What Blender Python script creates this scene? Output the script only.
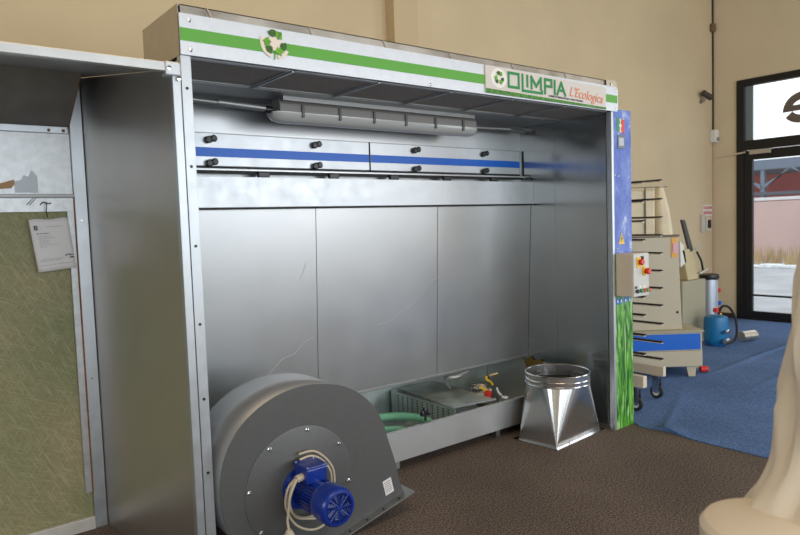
import bpy, bmesh, math, random
from mathutils import Vector, Matrix
random.seed(7)
PI = math.pi
for o in list(bpy.data.objects): bpy.data.objects.remove(o)
SC = bpy.context.scene
COL = SC.collection

# ---------------------------------------------------------------- camera
def cam_axes(yaw, pitch, roll):
    f = Vector((math.sin(yaw)*math.cos(pitch), math.cos(yaw)*math.cos(pitch), math.sin(pitch)))
    r = Vector((math.cos(yaw), -math.sin(yaw), 0)); u = r.cross(f)
    return math.cos(roll)*r + math.sin(roll)*u, -math.sin(roll)*r + math.cos(roll)*u, f
CR, CU, CF = cam_axes(0.666, -0.066, -0.034)
cam_data = bpy.data.cameras.new('camera'); cam = bpy.data.objects.new('camera', cam_data); COL.objects.link(cam)
M = Matrix((CR, CU, -CF)).transposed().to_4x4(); M.translation = Vector((-1.038, -2.716, 1.515)); cam.matrix_world = M
cam_data.sensor_width = 36; cam_data.lens = 36*664.2/800; cam_data.clip_end = 200; cam_data.clip_start = .05
cam_data.dof.use_dof = True; cam_data.dof.focus_distance = 3.9; cam_data.dof.aperture_fstop = 3.5
SC.camera = cam
SC.view_settings.view_transform = 'Standard'; SC.view_settings.look = 'None'
SC.view_settings.gamma = 1; SC.view_settings.use_curve_mapping = False
SC.view_settings.exposure = -0.42

# ---------------------------------------------------------------- world and light
def srgb(r, g, b):
    f = lambda c: (c/255/12.92) if c/255 <= .04045 else ((c/255+.055)/1.055)**2.4
    return (f(r), f(g), f(b), 1)
world = bpy.data.worlds.new('world'); SC.world = world; world.use_nodes = True
wb = world.node_tree.nodes['Background']; wb.inputs[0].default_value = (.93, .96, 1, 1); wb.inputs[1].default_value = 2.2
def area(name, loc, target, sx, sy, power, color):
    l = bpy.data.lights.new(name, 'AREA'); l.shape = 'RECTANGLE'; l.size = sx; l.size_y = sy; l.energy = power; l.color = color
    o = bpy.data.objects.new(name, l); COL.objects.link(o); o.location = loc
    o.rotation_euler = (Vector(target)-Vector(loc)).to_track_quat('-Z', 'Y').to_euler(); return o
COOL = (.84, .93, 1); WARM = (1, .86, .68)
# tall daylight windows along the wall behind the photographer, and one in the left wall
area('daylight_window_light', (-2.4, -6.85, 2.0), (-2.4, 0, 1.9), 3.2, 2.8, 170, COOL)
area('daylight_window_light', (1.6, -6.85, 2.0), (1.6, 0, 1.9), 3.2, 2.8, 170, COOL)
area('daylight_window_light', (5.6, -6.85, 2.0), (5.8, 0, 1.0), 3.2, 2.8, 260, (.93, .96, 1))
area('daylight_window_light', (8.4, -3.4, 1.7), (0, -3.4, 1.5), 2.6, 3.0, 120, COOL)
area('daylight_window_light', (-4.9, -1.2, 1.9), (0, -1.2, 1.6), 1.6, 1.6, 60, COOL)
# warm hall lamps
area('hall_lamp_light', (-.2, -2.2, 5.2), (-.2, .6, 1), 3.4, 1.2, 90, (1, .76, .48))
area('hall_lamp_light', (5.6, -1.6, 5.2), (5.6, 0, 0), 3.4, 1.2, 25, (1, .9, .76))

# ---------------------------------------------------------------- materials
def mat(name, color, rough=.6, metal=0, noise=0, nscale=20, bump=0, bscale=200, emit=0, coat=0, spec=None, stretch=None, rvar=0):
    m = bpy.data.materials.new(name); m.use_nodes = True; n = m.node_tree.nodes; L = m.node_tree.links
    b = n['Principled BSDF']; b.inputs['Base Color'].default_value = color
    b.inputs['Roughness'].default_value = rough; b.inputs['Metallic'].default_value = metal
    if coat: b.inputs['Coat Weight'].default_value = coat
    if spec is not None: b.inputs['Specular IOR Level'].default_value = spec
    tc = n.new('ShaderNodeTexCoord'); mp = n.new('ShaderNodeMapping'); L.new(tc.outputs['Object'], mp.inputs[0])
    if stretch: mp.inputs['Scale'].default_value = stretch
    if noise or rvar:
        t = n.new('ShaderNodeTexNoise'); t.inputs['Scale'].default_value = nscale; t.inputs['Detail'].default_value = 5; L.new(mp.outputs[0], t.inputs[0])
    if noise:
        r = n.new('ShaderNodeValToRGB'); r.color_ramp.elements[0].position = .3; r.color_ramp.elements[1].position = .7
        r.color_ramp.elements[0].color = [max(0, c*(1-noise)) for c in color[:3]]+[1]
        r.color_ramp.elements[1].color = [min(1, c*(1+noise)) for c in color[:3]]+[1]
        L.new(t.outputs[0], r.inputs[0]); L.new(r.outputs[0], b.inputs['Base Color'])
    if rvar:
        mr = n.new('ShaderNodeMapRange'); mr.inputs[1].default_value = .3; mr.inputs[2].default_value = .7
        mr.inputs[3].default_value = rough-rvar; mr.inputs[4].default_value = rough+rvar
        L.new(t.outputs[0], mr.inputs[0]); L.new(mr.outputs[0], b.inputs['Roughness'])
    if bump:
        t2 = n.new('ShaderNodeTexNoise'); t2.inputs['Scale'].default_value = bscale; t2.inputs['Detail'].default_value = 3; L.new(mp.outputs[0], t2.inputs[0])
        bp = n.new('ShaderNodeBump'); bp.inputs['Strength'].default_value = bump; bp.inputs['Distance'].default_value = .01
        L.new(t2.outputs[0], bp.inputs['Height']); L.new(bp.outputs[0], b.inputs['Normal'])
    if emit: b.inputs['Emission Color'].default_value = color; b.inputs['Emission Strength'].default_value = emit
    return m
GALV = mat('galvanised_sheet', (.50, .52, .535, 1), .38, .94, .02, 5, .012, 5, rvar=.02)
GALVM = mat('galvanised_side_sheet', (.46, .48, .49, 1), .18, .97, .02, 8, .01, 4, rvar=.02)
GALVB = mat('galvanised_bright', (.54, .57, .60, 1), .44, .9, .05, 14, rvar=.05)
GALVD = mat('galvanised_dull', (.36, .37, .37, 1), .45, .85, .08, 10, rvar=.04)
GALVW = mat('galvanised_wet_tank', (.56, .64, .62, 1), .42, .6, .18, 9, .03, 20, rvar=.06)
ALU = mat('white_aluminium', (.66, .70, .76, 1), .45, .6, .03, 30)
STEEL = mat('bright_steel', (.75, .76, .78, 1), .16, 1)
HOPPER = mat('hopper_sheet', (.64, .64, .64, 1), .24, .95, .03, 6, .01, 8)
BLACKP = mat('black_plastic', (.012, .012, .013, 1), .35)
BLACKR = mat('dark_rubber', (.02, .02, .02, 1), .7)
BLUE = mat('blue_stripe_paint', srgb(14, 104, 212), .4)
GREEN = mat('green_stripe_paint', srgb(92, 168, 62), .45)
FILTER = mat('dark_ceiling_filter', srgb(146, 142, 138), .9, 0, .12, 60, .3, 300)
FANGREY = mat('fan_grey_paint', srgb(98, 99, 100), .42, .25, .04, 40, .03, 120)
FANROLL = mat('fan_rolled_sheet', (.42, .43, .45, 1), .42, .6, .03, 8)
MBLUE = mat('motor_blue_enamel', srgb(18, 52, 150), .3, coat=.4)
MBLUED = mat('motor_blue_dark', srgb(10, 28, 90), .5)
CABLE = mat('cream_cable', srgb(200, 188, 165), .5)
BEIGE = mat('beige_enamel', srgb(196, 186, 162), .45)
BEIGED = mat('beige_grey_enamel', srgb(172, 166, 142), .5)
CREAM = mat('cream_enamel', srgb(222, 206, 184), .45)
CLOTHB = mat('cream_filter_cloth', srgb(226, 214, 186), .9, 0, .08, 8, .25, 14)
RED = mat('red_plastic', srgb(215, 48, 36), .4)
YELLOW = mat('yellow_plastic', srgb(235, 190, 40), .45)
WHITE = mat('white_plastic', srgb(232, 232, 228), .5)
PAPER = mat('white_paper', srgb(230, 226, 226), .8)
INK = mat('grey_ink', srgb(120, 118, 122), .8)
INKD = mat('dark_ink', srgb(50, 50, 55), .8)
OLIVE = None
def wall_mat(name, c):
    return mat(name, c, .85, 0, .05, 1.3, .25, 18)
WALL = wall_mat('tan_wall_paint', srgb(212, 194, 160))
WALLR = wall_mat('tan_wall_paint_daylit', srgb(222, 206, 176))  # same tan paint, daylight on the door wall lightened into the colour
CEIL = mat('ceiling_board', srgb(150, 140, 120), .9)
DARKF = mat('anthracite_frame', srgb(12, 15, 20), .45)

def carpet(name, c1, c2, sc, bs):
    m = bpy.data.materials.new(name); m.use_nodes = True; n = m.node_tree.nodes; L = m.node_tree.links; b = n['Principled BSDF']
    b.inputs['Roughness'].default_value = 1; b.inputs['Specular IOR Level'].default_value = .1
    tc = n.new('ShaderNodeTexCoord'); t = n.new('ShaderNodeTexNoise'); t.inputs['Scale'].default_value = sc; t.inputs['Detail'].default_value = 6; t.inputs['Roughness'].default_value = .75
    L.new(tc.outputs['Object'], t.inputs[0]); r = n.new('ShaderNodeValToRGB')
    r.color_ramp.elements[0].position = .36; r.color_ramp.elements[0].color = c1; r.color_ramp.elements[1].position = .66; r.color_ramp.elements[1].color = c2
    L.new(t.outputs[0], r.inputs[0])
    t3 = n.new('ShaderNodeTexNoise'); t3.inputs['Scale'].default_value = 1.4; t3.inputs['Detail'].default_value = 4; L.new(tc.outputs['Object'], t3.inputs[0])
    mr = n.new('ShaderNodeMapRange'); mr.inputs[1].default_value = .35; mr.inputs[2].default_value = .7; mr.inputs[3].default_value = .88; mr.inputs[4].default_value = 1.15; L.new(t3.outputs[0], mr.inputs[0])
    mx = n.new('ShaderNodeMixRGB'); mx.blend_type = 'MULTIPLY'; mx.inputs[0].default_value = 1; L.new(r.outputs[0], mx.inputs[1]); L.new(mr.outputs[0], mx.inputs[2])
    L.new(mx.outputs[0], b.inputs['Base Color'])
    bp = n.new('ShaderNodeBump'); bp.inputs['Strength'].default_value = .15; bp.inputs['Distance'].default_value = .003
    L.new(t.outputs[0], bp.inputs['Height']); L.new(bp.outputs[0], b.inputs['Normal']); return m
BROWNC = carpet('brown_needle_felt', srgb(20, 18, 17), srgb(150, 134, 124), 100, 1)
BLUEC = carpet('blue_needle_felt', srgb(66, 92, 138), srgb(116, 144, 192), 80, 1)

def fibre_mat():
    m = bpy.data.materials.new('olive_fibre_filter'); m.use_nodes = True; n = m.node_tree.nodes; L = m.node_tree.links; b = n['Principled BSDF']
    b.inputs['Roughness'].default_value = .95
    tc = n.new('ShaderNodeTexCoord'); outs = []
    for ang, sc in ((.45, 190), (-.6, 230), (1.15, 170)):
        m0 = n.new('ShaderNodeMapping'); m0.inputs['Rotation'].default_value = (0, ang, 0)
        mp = n.new('ShaderNodeMapping'); mp.inputs['Scale'].default_value = (1, 1, .06)
        L.new(tc.outputs['Object'], m0.inputs[0]); L.new(m0.outputs[0], mp.inputs[0]); t = n.new('ShaderNodeTexNoise'); t.inputs['Scale'].default_value = sc; t.inputs['Detail'].default_value = 3; t.inputs['Distortion'].default_value = .4
        L.new(mp.outputs[0], t.inputs[0]); outs.append(t)
    a = n.new('ShaderNodeMath'); a.operation = 'MAXIMUM'; L.new(outs[0].outputs[0], a.inputs[0]); L.new(outs[1].outputs[0], a.inputs[1])
    a2 = n.new('ShaderNodeMath'); a2.operation = 'MAXIMUM'; L.new(a.outputs[0], a2.inputs[0]); L.new(outs[2].outputs[0], a2.inputs[1])
    r = n.new('ShaderNodeValToRGB'); r.color_ramp.elements[0].position = .5; r.color_ramp.elements[0].color = srgb(146, 142, 112)
    r.color_ramp.elements[1].position = .72; r.color_ramp.elements[1].color = srgb(180, 174, 142); L.new(a2.outputs[0], r.inputs[0])
    t3 = n.new('ShaderNodeTexNoise'); t3.inputs['Scale'].default_value = 2; L.new(tc.outputs['Object'], t3.inputs[0])
    r3 = n.new('ShaderNodeValToRGB'); r3.color_ramp.elements[0].position = .35; r3.color_ramp.elements[0].color = (.82, .9, .8, 1); r3.color_ramp.elements[1].position = .65; r3.color_ramp.elements[1].color = (1.1, 1.05, 1, 1); L.new(t3.outputs[0], r3.inputs[0])
    mx = n.new('ShaderNodeMixRGB'); mx.blend_type = 'MULTIPLY'; mx.inputs[0].default_value = 1; L.new(r.outputs[0], mx.inputs[1]); L.new(r3.outputs[0], mx.inputs[2]); L.new(mx.outputs[0], b.inputs['Base Color'])
    bp = n.new('ShaderNodeBump'); bp.inputs['Strength'].default_value = .5; bp.inputs['Distance'].default_value = .01; L.new(a2.outputs[0], bp.inputs['Height']); L.new(bp.outputs[0], b.inputs['Normal']); return m
OLIVE = fibre_mat()
def print_mat(name, kind):
    m = bpy.data.materials.new(name); m.use_nodes = True; n = m.node_tree.nodes; L = m.node_tree.links; b = n['Principled BSDF']; b.inputs['Roughness'].default_value = .4
    tc = n.new('ShaderNodeTexCoord'); mp = n.new('ShaderNodeMapping'); L.new(tc.outputs['Object'], mp.inputs[0]); t = n.new('ShaderNodeTexNoise'); L.new(mp.outputs[0], t.inputs[0]); r = n.new('ShaderNodeValToRGB')
    e = r.color_ramp.elements
    if kind == 'grass':
        mp.inputs['Scale'].default_value = (11, 11, 1.3); t.inputs['Scale'].default_value = 3.2; t.inputs['Distortion'].default_value = 1.6; t.inputs['Detail'].default_value = 3
        mp.inputs['Rotation'].default_value = (0, .12, 0)
        e[0].position = .36; e[0].color = srgb(30, 84, 22); e[1].position = .66; e[1].color = srgb(176, 214, 150)
        x = e.new(.48); x.color = srgb(62, 140, 38); x = e.new(.57); x.color = srgb(120, 186, 66)
    else:
        mp.inputs['Scale'].default_value = (3, 3, 2.2); t.inputs['Scale'].default_value = 1.5; t.inputs['Detail'].default_value = 6; t.inputs['Roughness'].default_value = .6
        e[0].position = .42; e[0].color = srgb(58, 92, 188); e[1].position = .60; e[1].color = srgb(190, 202, 232)
        x = e.new(.53); x.color = srgb(96, 124, 204)
    L.new(t.outputs[0], r.inputs[0]); L.new(r.outputs[0], b.inputs['Base Color']); return m
SKYP = print_mat('printed_sky', 'sky'); GRASSP = print_mat('printed_grass', 'grass')
SIGNP = mat('sign_print_pale', srgb(214, 208, 202), .4)
SIGNG = mat('sign_letter_green', srgb(28, 138, 74), .4)
SIGNO = mat('sign_letter_orange', srgb(230, 138, 92), .4)
GRASSD = mat('sign_grass_strip', srgb(66, 128, 34), .5, 0, .6, 40)
LEAF = mat('emblem_leaf_green', srgb(104, 168, 32), .45, 0, .5, 60)
LEAFD = mat('emblem_leaf_dark', srgb(52, 98, 22), .45, 0, .3, 60)
EMBW = mat('emblem_pale', srgb(232, 220, 208), .45)

# ---------------------------------------------------------------- mesh helpers
class MB:
    def __init__(s): s.bm = bmesh.new()
    def box(s, x0, x1, y0, y1, z0, z1, bev=0, mtx=None):
        r = bmesh.ops.create_cube(s.bm, size=1); vs = r['verts']
        for v in vs: v.co = Vector(((x0+x1)/2+v.co.x*(x1-x0), (y0+y1)/2+v.co.y*(y1-y0), (z0+z1)/2+v.co.z*(z1-z0)))
        if bev:
            es = list({e for v in vs for e in v.link_edges})
            r2 = bmesh.ops.bevel(s.bm, geom=es, offset=bev, segments=2, affect='EDGES', profile=.5)
            vs = list({v for f in r2['faces'] for v in f.verts})
            if mtx: bmesh.ops.transform(s.bm, matrix=mtx, verts=vs)
        elif mtx: bmesh.ops.transform(s.bm, matrix=mtx, verts=vs)
        return s
    def cyl(s, a, b, r, r2=None, n=24, cap=True):
        a = Vector(a); b = Vector(b); d = b-a; r2 = r if r2 is None else r2
        q = d.to_track_quat('Z', 'Y').to_matrix()
        A = []; B = []
        for i in range(n):
            t = 2*PI*i/n; e = q @ Vector((math.cos(t), math.sin(t), 0))
            A.append(s.bm.verts.new(a+e*r)); B.append(s.bm.verts.new(b+e*r2))
        for i in range(n): s.bm.faces.new((A[i], A[(i+1) % n], B[(i+1) % n], B[i]))
        if cap: s.bm.faces.new(A[::-1]); s.bm.faces.new(B)
        return s
    def lathe(s, prof, c=(0, 0, 0), axis='z', n=32):
        c = Vector(c); rings = []
        def P(r, h, t):
            x, y = r*math.cos(t), r*math.sin(t)
            return c+(Vector((x, y, h)) if axis == 'z' else Vector((x, h, y)) if axis == 'y' else Vector((h, x, y)))
        for r, h in prof:
            rings.append([s.bm.verts.new(P(max(r, 1e-5), h, 2*PI*i/n)) for i in range(n)])
        for A, B in zip(rings, rings[1:]):
            for i in range(n): s.bm.faces.new((A[i], A[(i+1) % n], B[(i+1) % n], B[i]))
        return s
    def torus(s, c, R, r, axis='z', n=48, k=10):
        c = Vector(c); g = []
        for i in range(n):
            t = 2*PI*i/n; row = []
            for j in range(k):
                p = 2*PI*j/k; rr = R+r*math.cos(p); h = r*math.sin(p); x, y = rr*math.cos(t), rr*math.sin(t)
                row.append(s.bm.verts.new(c+(Vector((x, y, h)) if axis == 'z' else Vector((x, h, y)))))
            g.append(row)
        for i in range(n):
            for j in range(k): s.bm.faces.new((g[i][j], g[(i+1) % n][j], g[(i+1) % n][(j+1) % k], g[i][(j+1) % k]))
        return s
    def tube(s, pts, r, n=10):
        pts = [Vector(p) for p in pts]
        # smooth with Catmull-Rom
        P = [pts[0]]+pts+[pts[-1]]; out = []
        for i in range(1, len(P)-2):
            for k in range(6):
                t = k/6; a, b, c_, d = P[i-1], P[i], P[i+1], P[i+2]
                out.append(.5*((2*b)+(-a+c_)*t+(2*a-5*b+4*c_-d)*t*t+(-a+3*b-3*c_+d)*t**3))
        out.append(pts[-1]); rings = []; up = Vector((0, 0, 1)); prev = None
        for i, p in enumerate(out):
            d = (out[min(i+1, len(out)-1)]-out[max(i-1, 0)]).normalized()
            if prev is None: prev = d.orthogonal().normalized()
            u = (prev-d*prev.dot(d)).normalized(); v = d.cross(u); prev = u
            rings.append([s.bm.verts.new(p+r*(math.cos(2*PI*j/n)*u+math.sin(2*PI*j/n)*v)) for j in range(n)])
        for A, B in zip(rings, rings[1:]):
            for j in range(n): s.bm.faces.new((A[j], A[(j+1) % n], B[(j+1) % n], B[j]))
        s.bm.faces.new(rings[0][::-1]); s.bm.faces.new(rings[-1]); return s
    def prism(s, pts, y0, y1, axis='y'):
        # pts (a,b) in the plane; extruded along axis
        def P(a, b, h): return Vector((a, h, b)) if axis == 'y' else Vector((h, a, b)) if axis == 'x' else Vector((a, b, h))
        A = [s.bm.verts.new(P(a, b, y0)) for a, b in pts]; B = [s.bm.verts.new(P(a, b, y1)) for a, b in pts]; n = len(pts)
        for i in range(n): s.bm.faces.new((A[i], A[(i+1) % n], B[(i+1) % n], B[i]))
        s.bm.faces.new(A[::-1]); s.bm.faces.new(B); return s
    def sheet(s, quad, th):
        q = [Vector(p) for p in quad]; n = (q[1]-q[0]).cross(q[2]-q[0]).normalized()*th
        A = [s.bm.verts.new(p) for p in q]; B = [s.bm.verts.new(p+n) for p in q]; k = len(q)
        s.bm.faces.new(A[::-1]); s.bm.faces.new(B)
        for i in range(k): s.bm.faces.new((A[i], A[(i+1) % k], B[(i+1) % k], B[i]))
        return s
    def build(s, name, m, parent=None, smooth=False, bevel=0):
        bmesh.ops.recalc_face_normals(s.bm, faces=s.bm.faces)
        me = bpy.data.meshes.new(name); s.bm.to_mesh(me); s.bm.free(); me.materials.append(m)
        o = bpy.data.objects.new(name, me); COL.objects.link(o)
        if smooth:
            for p in me.polygons: p.use_smooth = True
            es = o.modifiers.new('es', 'EDGE_SPLIT'); es.split_angle = math.radians(35)
        if bevel:
            b = o.modifiers.new('bv', 'BEVEL'); b.width = bevel; b.segments = 2; b.limit_method = 'ANGLE'
        if parent: 
            o.parent = parent; o.matrix_parent_inverse = world_inv(parent)
        return o
def world_loc(o):
    v = Vector(o.location)
    while o.parent: 
        o = o.parent
        if o.type == 'EMPTY': v = v+Vector(o.location)
    return v
def world_inv(p):
    # all parents are unrotated; meshes are built in world coordinates
    return Matrix.Translation(-root_of(p))
def root_of(p):
    while p.parent: p = p.parent
    return Vector(p.location)*1.0 if p.type == 'EMPTY' else Vector((0, 0, 0))
def fixinv(o):  # child of a mesh that is itself child of a root: offset handled by the first level
    pass
_wi = world_inv
def world_inv(p):
    if p.parent: return Matrix.Identity(4)
    if p.type == 'EMPTY': return Matrix.Translation(-Vector(p.location))
    return Matrix.Identity(4)
def tag(o, label=None, cat=None, group=None, kind=None):
    if label: o['label'] = label
    if cat: o['category'] = cat
    if group: o['group'] = group
    if kind: o['kind'] = kind
    return o
def thing(name, loc, label, cat, group=None):
    o = bpy.data.objects.new(name, None); COL.objects.link(o); o.location = loc; o.empty_display_size = .1
    return tag(o, label, cat, group)
def struct(mb, name, m): return tag(mb.build(name, m), kind='structure')
def text_mesh(name, body, size, mtx, m, parent, depth=.0015, shear=0, sx=1, spacing=1, bold=0):
    cu = bpy.data.curves.new(name, 'FONT'); cu.body = body; cu.size = size; cu.extrude = depth; cu.shear = shear; cu.space_character = spacing; cu.offset = bold
    cu.align_x = 'LEFT'
    t = bpy.data.objects.new('t', cu); COL.objects.link(t)
    bpy.context.view_layer.update()
    me = bpy.data.meshes.new_from_object(t.evaluated_get(bpy.context.evaluated_depsgraph_get())); bpy.data.objects.remove(t)
    me.transform(mtx @ Matrix.Diagonal((sx, 1, 1, 1))); me.materials.clear(); me.materials.append(m); me.name = name
    o = bpy.data.objects.new(name, me); COL.objects.link(o)
    if parent: o.parent = parent; o.matrix_parent_inverse = world_inv(parent)
    return o
def front_mtx(x, y, z, tilt=0):   # text reading left to right, facing -Y
    return Matrix.Translation((x, y, z)) @ Matrix.Rotation(tilt, 4, 'Y') @ Matrix.Rotation(PI/2, 4, 'X')

W = 2.991; H = 2.44
# ================================================================ SETTING
XW = 8.551; YB = 2.073; XL = -5.0; YF = -7.0; ZC = 5.4
struct(MB().box(XL-.3, XW+.3, YF-.3, YB+.3, -.2, 0), 'floor', BROWNC)
struct(MB().box(XL-.3, XW+.3, YB, YB+.3, 0, ZC), 'wall_back', WALL)
struct(MB().box(2.66, 2.93, YB-.12, YB, 0, ZC), 'trim_1', mat('pilaster_paint', srgb(206, 186, 150), .8))
struct(MB().box(XL-.3, XL, YF-.3, YB, 0, ZC), 'wall_left', WALL)
struct(MB().box(XL, XW+.3, YF-.3, YF, 0, ZC), 'wall_front', WALL)
struct(MB().box(XL-.3, XW+.3, YF-.3, YB+.3, ZC, ZC+.2), 'ceiling', CEIL)
DY1 = 1.73; DY0 = -.35; DH = 3.34   # glazed door opening in the right wall
w = MB(); w.box(XW, XW+.3, DY1, YB, 0, ZC); w.box(XW, XW+.3, DY0, DY1, DH, ZC); w.box(XW, XW+.3, YF, DY0, 0, ZC)
struct(w, 'wall_right', WALLR)
struct(MB().box(XW-.012, XW, DY1+.03, YB, 0, .07), 'baseboard_right', mat('dark_baseboard', srgb(60, 50, 44), .6))
# door
GLASS = bpy.data.materials.new('clear_glass'); GLASS.use_nodes = True
_n = GLASS.node_tree.nodes; _l = GLASS.node_tree.links; _n.remove(_n['Principled BSDF'])
_t = _n.new('ShaderNodeBsdfTransparent'); _g = _n.new('ShaderNodeBsdfGlossy'); _g.inputs['Roughness'].default_value = .02; _mx = _n.new('ShaderNodeMixShader'); _mx.inputs[0].default_value = .05
_t.inputs[0].default_value = (.95, .97, .97, 1)
_l.new(_t.outputs[0], _mx.inputs[1]); _l.new(_g.outputs[0], _mx.inputs[2]); _l.new(_mx.outputs[0], _n['Material Output'].inputs[0])
dr = bpy.data.objects.new('door_1', None); COL.objects.link(dr); dr.location = (XW, .7, 0); tag(dr, kind='structure')
f = MB(); f.box(XW-.02, XW+.08, DY1-.10, DY1, 0, DH, .004); f.box(XW-.02, XW+.08, DY0, DY0+.1, 0, DH, .004)
f.box(XW-.02, XW+.08, DY0+.1, DY1-.1, DH-.09, DH, .004); f.box(XW-.02, XW+.08, DY0+.1, DY1-.1, 2.37, 2.50, .004); f.box(XW-.02, XW+.09, DY0+.1, DY1-.1, 0, .03, .003)
f.build('door_frame', DARKF, dr)
LF = MB(); a, b = DY0+.11, DY1-.105
LF.box(XW-.01, XW+.05, b-.105, b, .035, 2.36, .004); LF.box(XW-.01, XW+.05, a, a+.1, .035, 2.36, .004)
LF.box(XW-.01, XW+.05, a+.1, b-.105, 2.23, 2.36, .004); LF.box(XW-.01, XW+.05, a+.1, b-.105, .035, .125, .004); LF.box(XW+.0, XW+.04, a+.1, b-.105, .335, .36, .003)
leaf = LF.build('door_leaf', DARKF, dr)
MB().box(XW+.015, XW+.025, a+.1, b-.105, .12, 2.235).build('glass_pane', GLASS, leaf)
MB().box(XW+.015, XW+.025, DY0+.09, DY1-.09, 2.49, DH-.08).build('transom_pane', GLASS, dr)
MB().box(XW+.03, XW+.06, DY1-.20, DY1-.11, 2.50, DH-.09, .003).build('transom_sash', mat('blue_grey_sash', srgb(120, 135, 150), .4), dr)
MB().box(XW-.07, XW-.02, b-.36, b-.09, 2.30, 2.36, .006).build('door_closer', mat('closer_beige', srgb(190, 178, 160), .4), leaf)
# brown letters on the transom glass, facing the room
BROWNL = mat('brown_letter_film', srgb(112, 100, 92), .6)
def mirrored_e(y0, z0, wd, ht, th):
    pts = [(wd/2+(wd-th)/2*math.cos(a_), ht/2+(ht-th*.85)/2*math.sin(a_)) for a_ in [math.radians(183-k*13.2) for k in range(26)]]
    m_ = MB(); n_ = len(pts); sh = .12; L_ = []; R_ = []
    for i_, p in enumerate(pts):
        a_ = Vector(pts[max(0, i_-1)]); b_ = Vector(pts[min(n_-1, i_+1)]); d_ = (b_-a_).normalized(); nn = Vector((-d_.y, d_.x))*th/2
        L_.append(Vector(p)+nn); R_.append(Vector(p)-nn)
    P_ = lambda p: (y0-(p.x+sh*p.y), z0+p.y)
    m_.prism([P_(p) for p in L_+R_[::-1]], XW+.004, XW+.010, 'x')
    m_.prism([P_(Vector(p)) for p in ((0, ht*.38), (wd-th*.5, ht*.40), (wd-th*.5, ht*.60), (th*.5, ht*.58), (0, ht*.52))], XW+.002, XW+.0095, 'x')
    return m_.build('transom_letter', BROWNL, dr)
mirrored_e(1.150, 2.665, .46, .39, .105)

WFR = mat('window_frame_grey', srgb(60, 64, 70), .5)
for k, (x, wd) in enumerate(((-2.4, 3.2), (1.6, 3.2), (5.6, 3.2))):
    f_ = MB()
    for (a_, b_, c_, d_) in ((x-wd/2-.1, x-wd/2, .5, 3.5), (x+wd/2, x+wd/2+.1, .5, 3.5), (x-wd/2, x+wd/2, .5, .6), (x-wd/2, x+wd/2, 3.4, 3.5)): f_.box(a_, b_, YF, YF+.12, c_, d_)
    struct(f_, 'window_%d' % (k+1), WFR)
# ---- outside, seen through the door
struct(MB().box(XW+.3, 60, -40, 45, -.35, -.15), 'ground', mat('wet_snowy_asphalt', srgb(172, 174, 178), .7, 0, .18, 1.2))
sn = MB()
for i in range(60):
    y = -6+i*.33; x = 19.2+random.random()*.4
    sn.box(x, x+.4+random.random()*.3, y, y+.3+random.random()*.3, -.15, -.10+random.random()*.06, .02)
tag(sn.build('snow_bank', mat('dirty_snow', srgb(228, 232, 238), .9, 0, .2, 8)), 'line of ploughed snow along the edge of the dry grass outside', 'snow', kind='stuff')
gm = MB()
for i in range(2600):
    x = 20.6+random.random()*2.2; y = -8+random.random()*22; h = .25+random.random()*.42; lx = (random.random()-.5)*.2
    v = [gm.bm.verts.new(p) for p in ((x, y-.02, -.15), (x, y+.02, -.15), (x+lx*.3, y+lx, -.15+h))]; gm.bm.faces.new(v)
tag(gm.build('dry_grass', mat('dry_grass_blades', srgb(186, 160, 122), .9, 0, .3, 1)), 'strip of dry tan grass in front of the pinkish wall outside', 'grass', kind='stuff')
tag(MB().box(24, 24.4, -25, 30, -.15, 1.86, .01).build('boundary_wall', mat('pinkish_wall', srgb(200, 172, 168), .9, 0, .06, .6)), 'long pinkish boundary wall behind the dry grass outside', 'wall')
cn = thing('platform_canopy', (27, 5, -.15), 'blue grey timber canopy with braced posts beyond the pinkish wall', 'canopy')
BG = mat('blue_grey_timber', srgb(112, 128, 146), .8)
MB().box(25.0, 29, -20, 30, 3.05, 3.42, .01).build('canopy_roof', mat('canopy_roof_grey', srgb(106, 120, 140), .8), cn)
MB().box(25.0, 25.25, -20, 30, 2.10, 2.22, .01).build('lower_beam', mat('dark_beam', srgb(84, 92, 106), .8), cn)
MB().box(24.9, 25.0, -20, 30, 1.90, 2.02, .01).build('white_gutter', mat('white_gutter_paint', srgb(235, 238, 242), .6), cn)
MB().box(28.6, 28.8, -20, 30, 1.6, 3.05).build('red_wall_panel', mat('faded_red_boards', srgb(206, 112, 118), .9, 0, .1, 1), cn)
for k in range(13):
    y = 8.45-k*2.0
    p = MB(); p.box(25.05, 25.25, y-.07, y+.07, -.15, 3.05, .01); p.build('post', BG, cn)
    p = MB()
    for s in (-1, 1): p.sheet([(25.05, y+s*.05, 2.35), (25.05, y+s*.05, 2.50), (25.05, y+s*1.0, 3.05), (25.05, y+s*.86, 3.05)], .1)
    p.build('brace', BG, cn)

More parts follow.
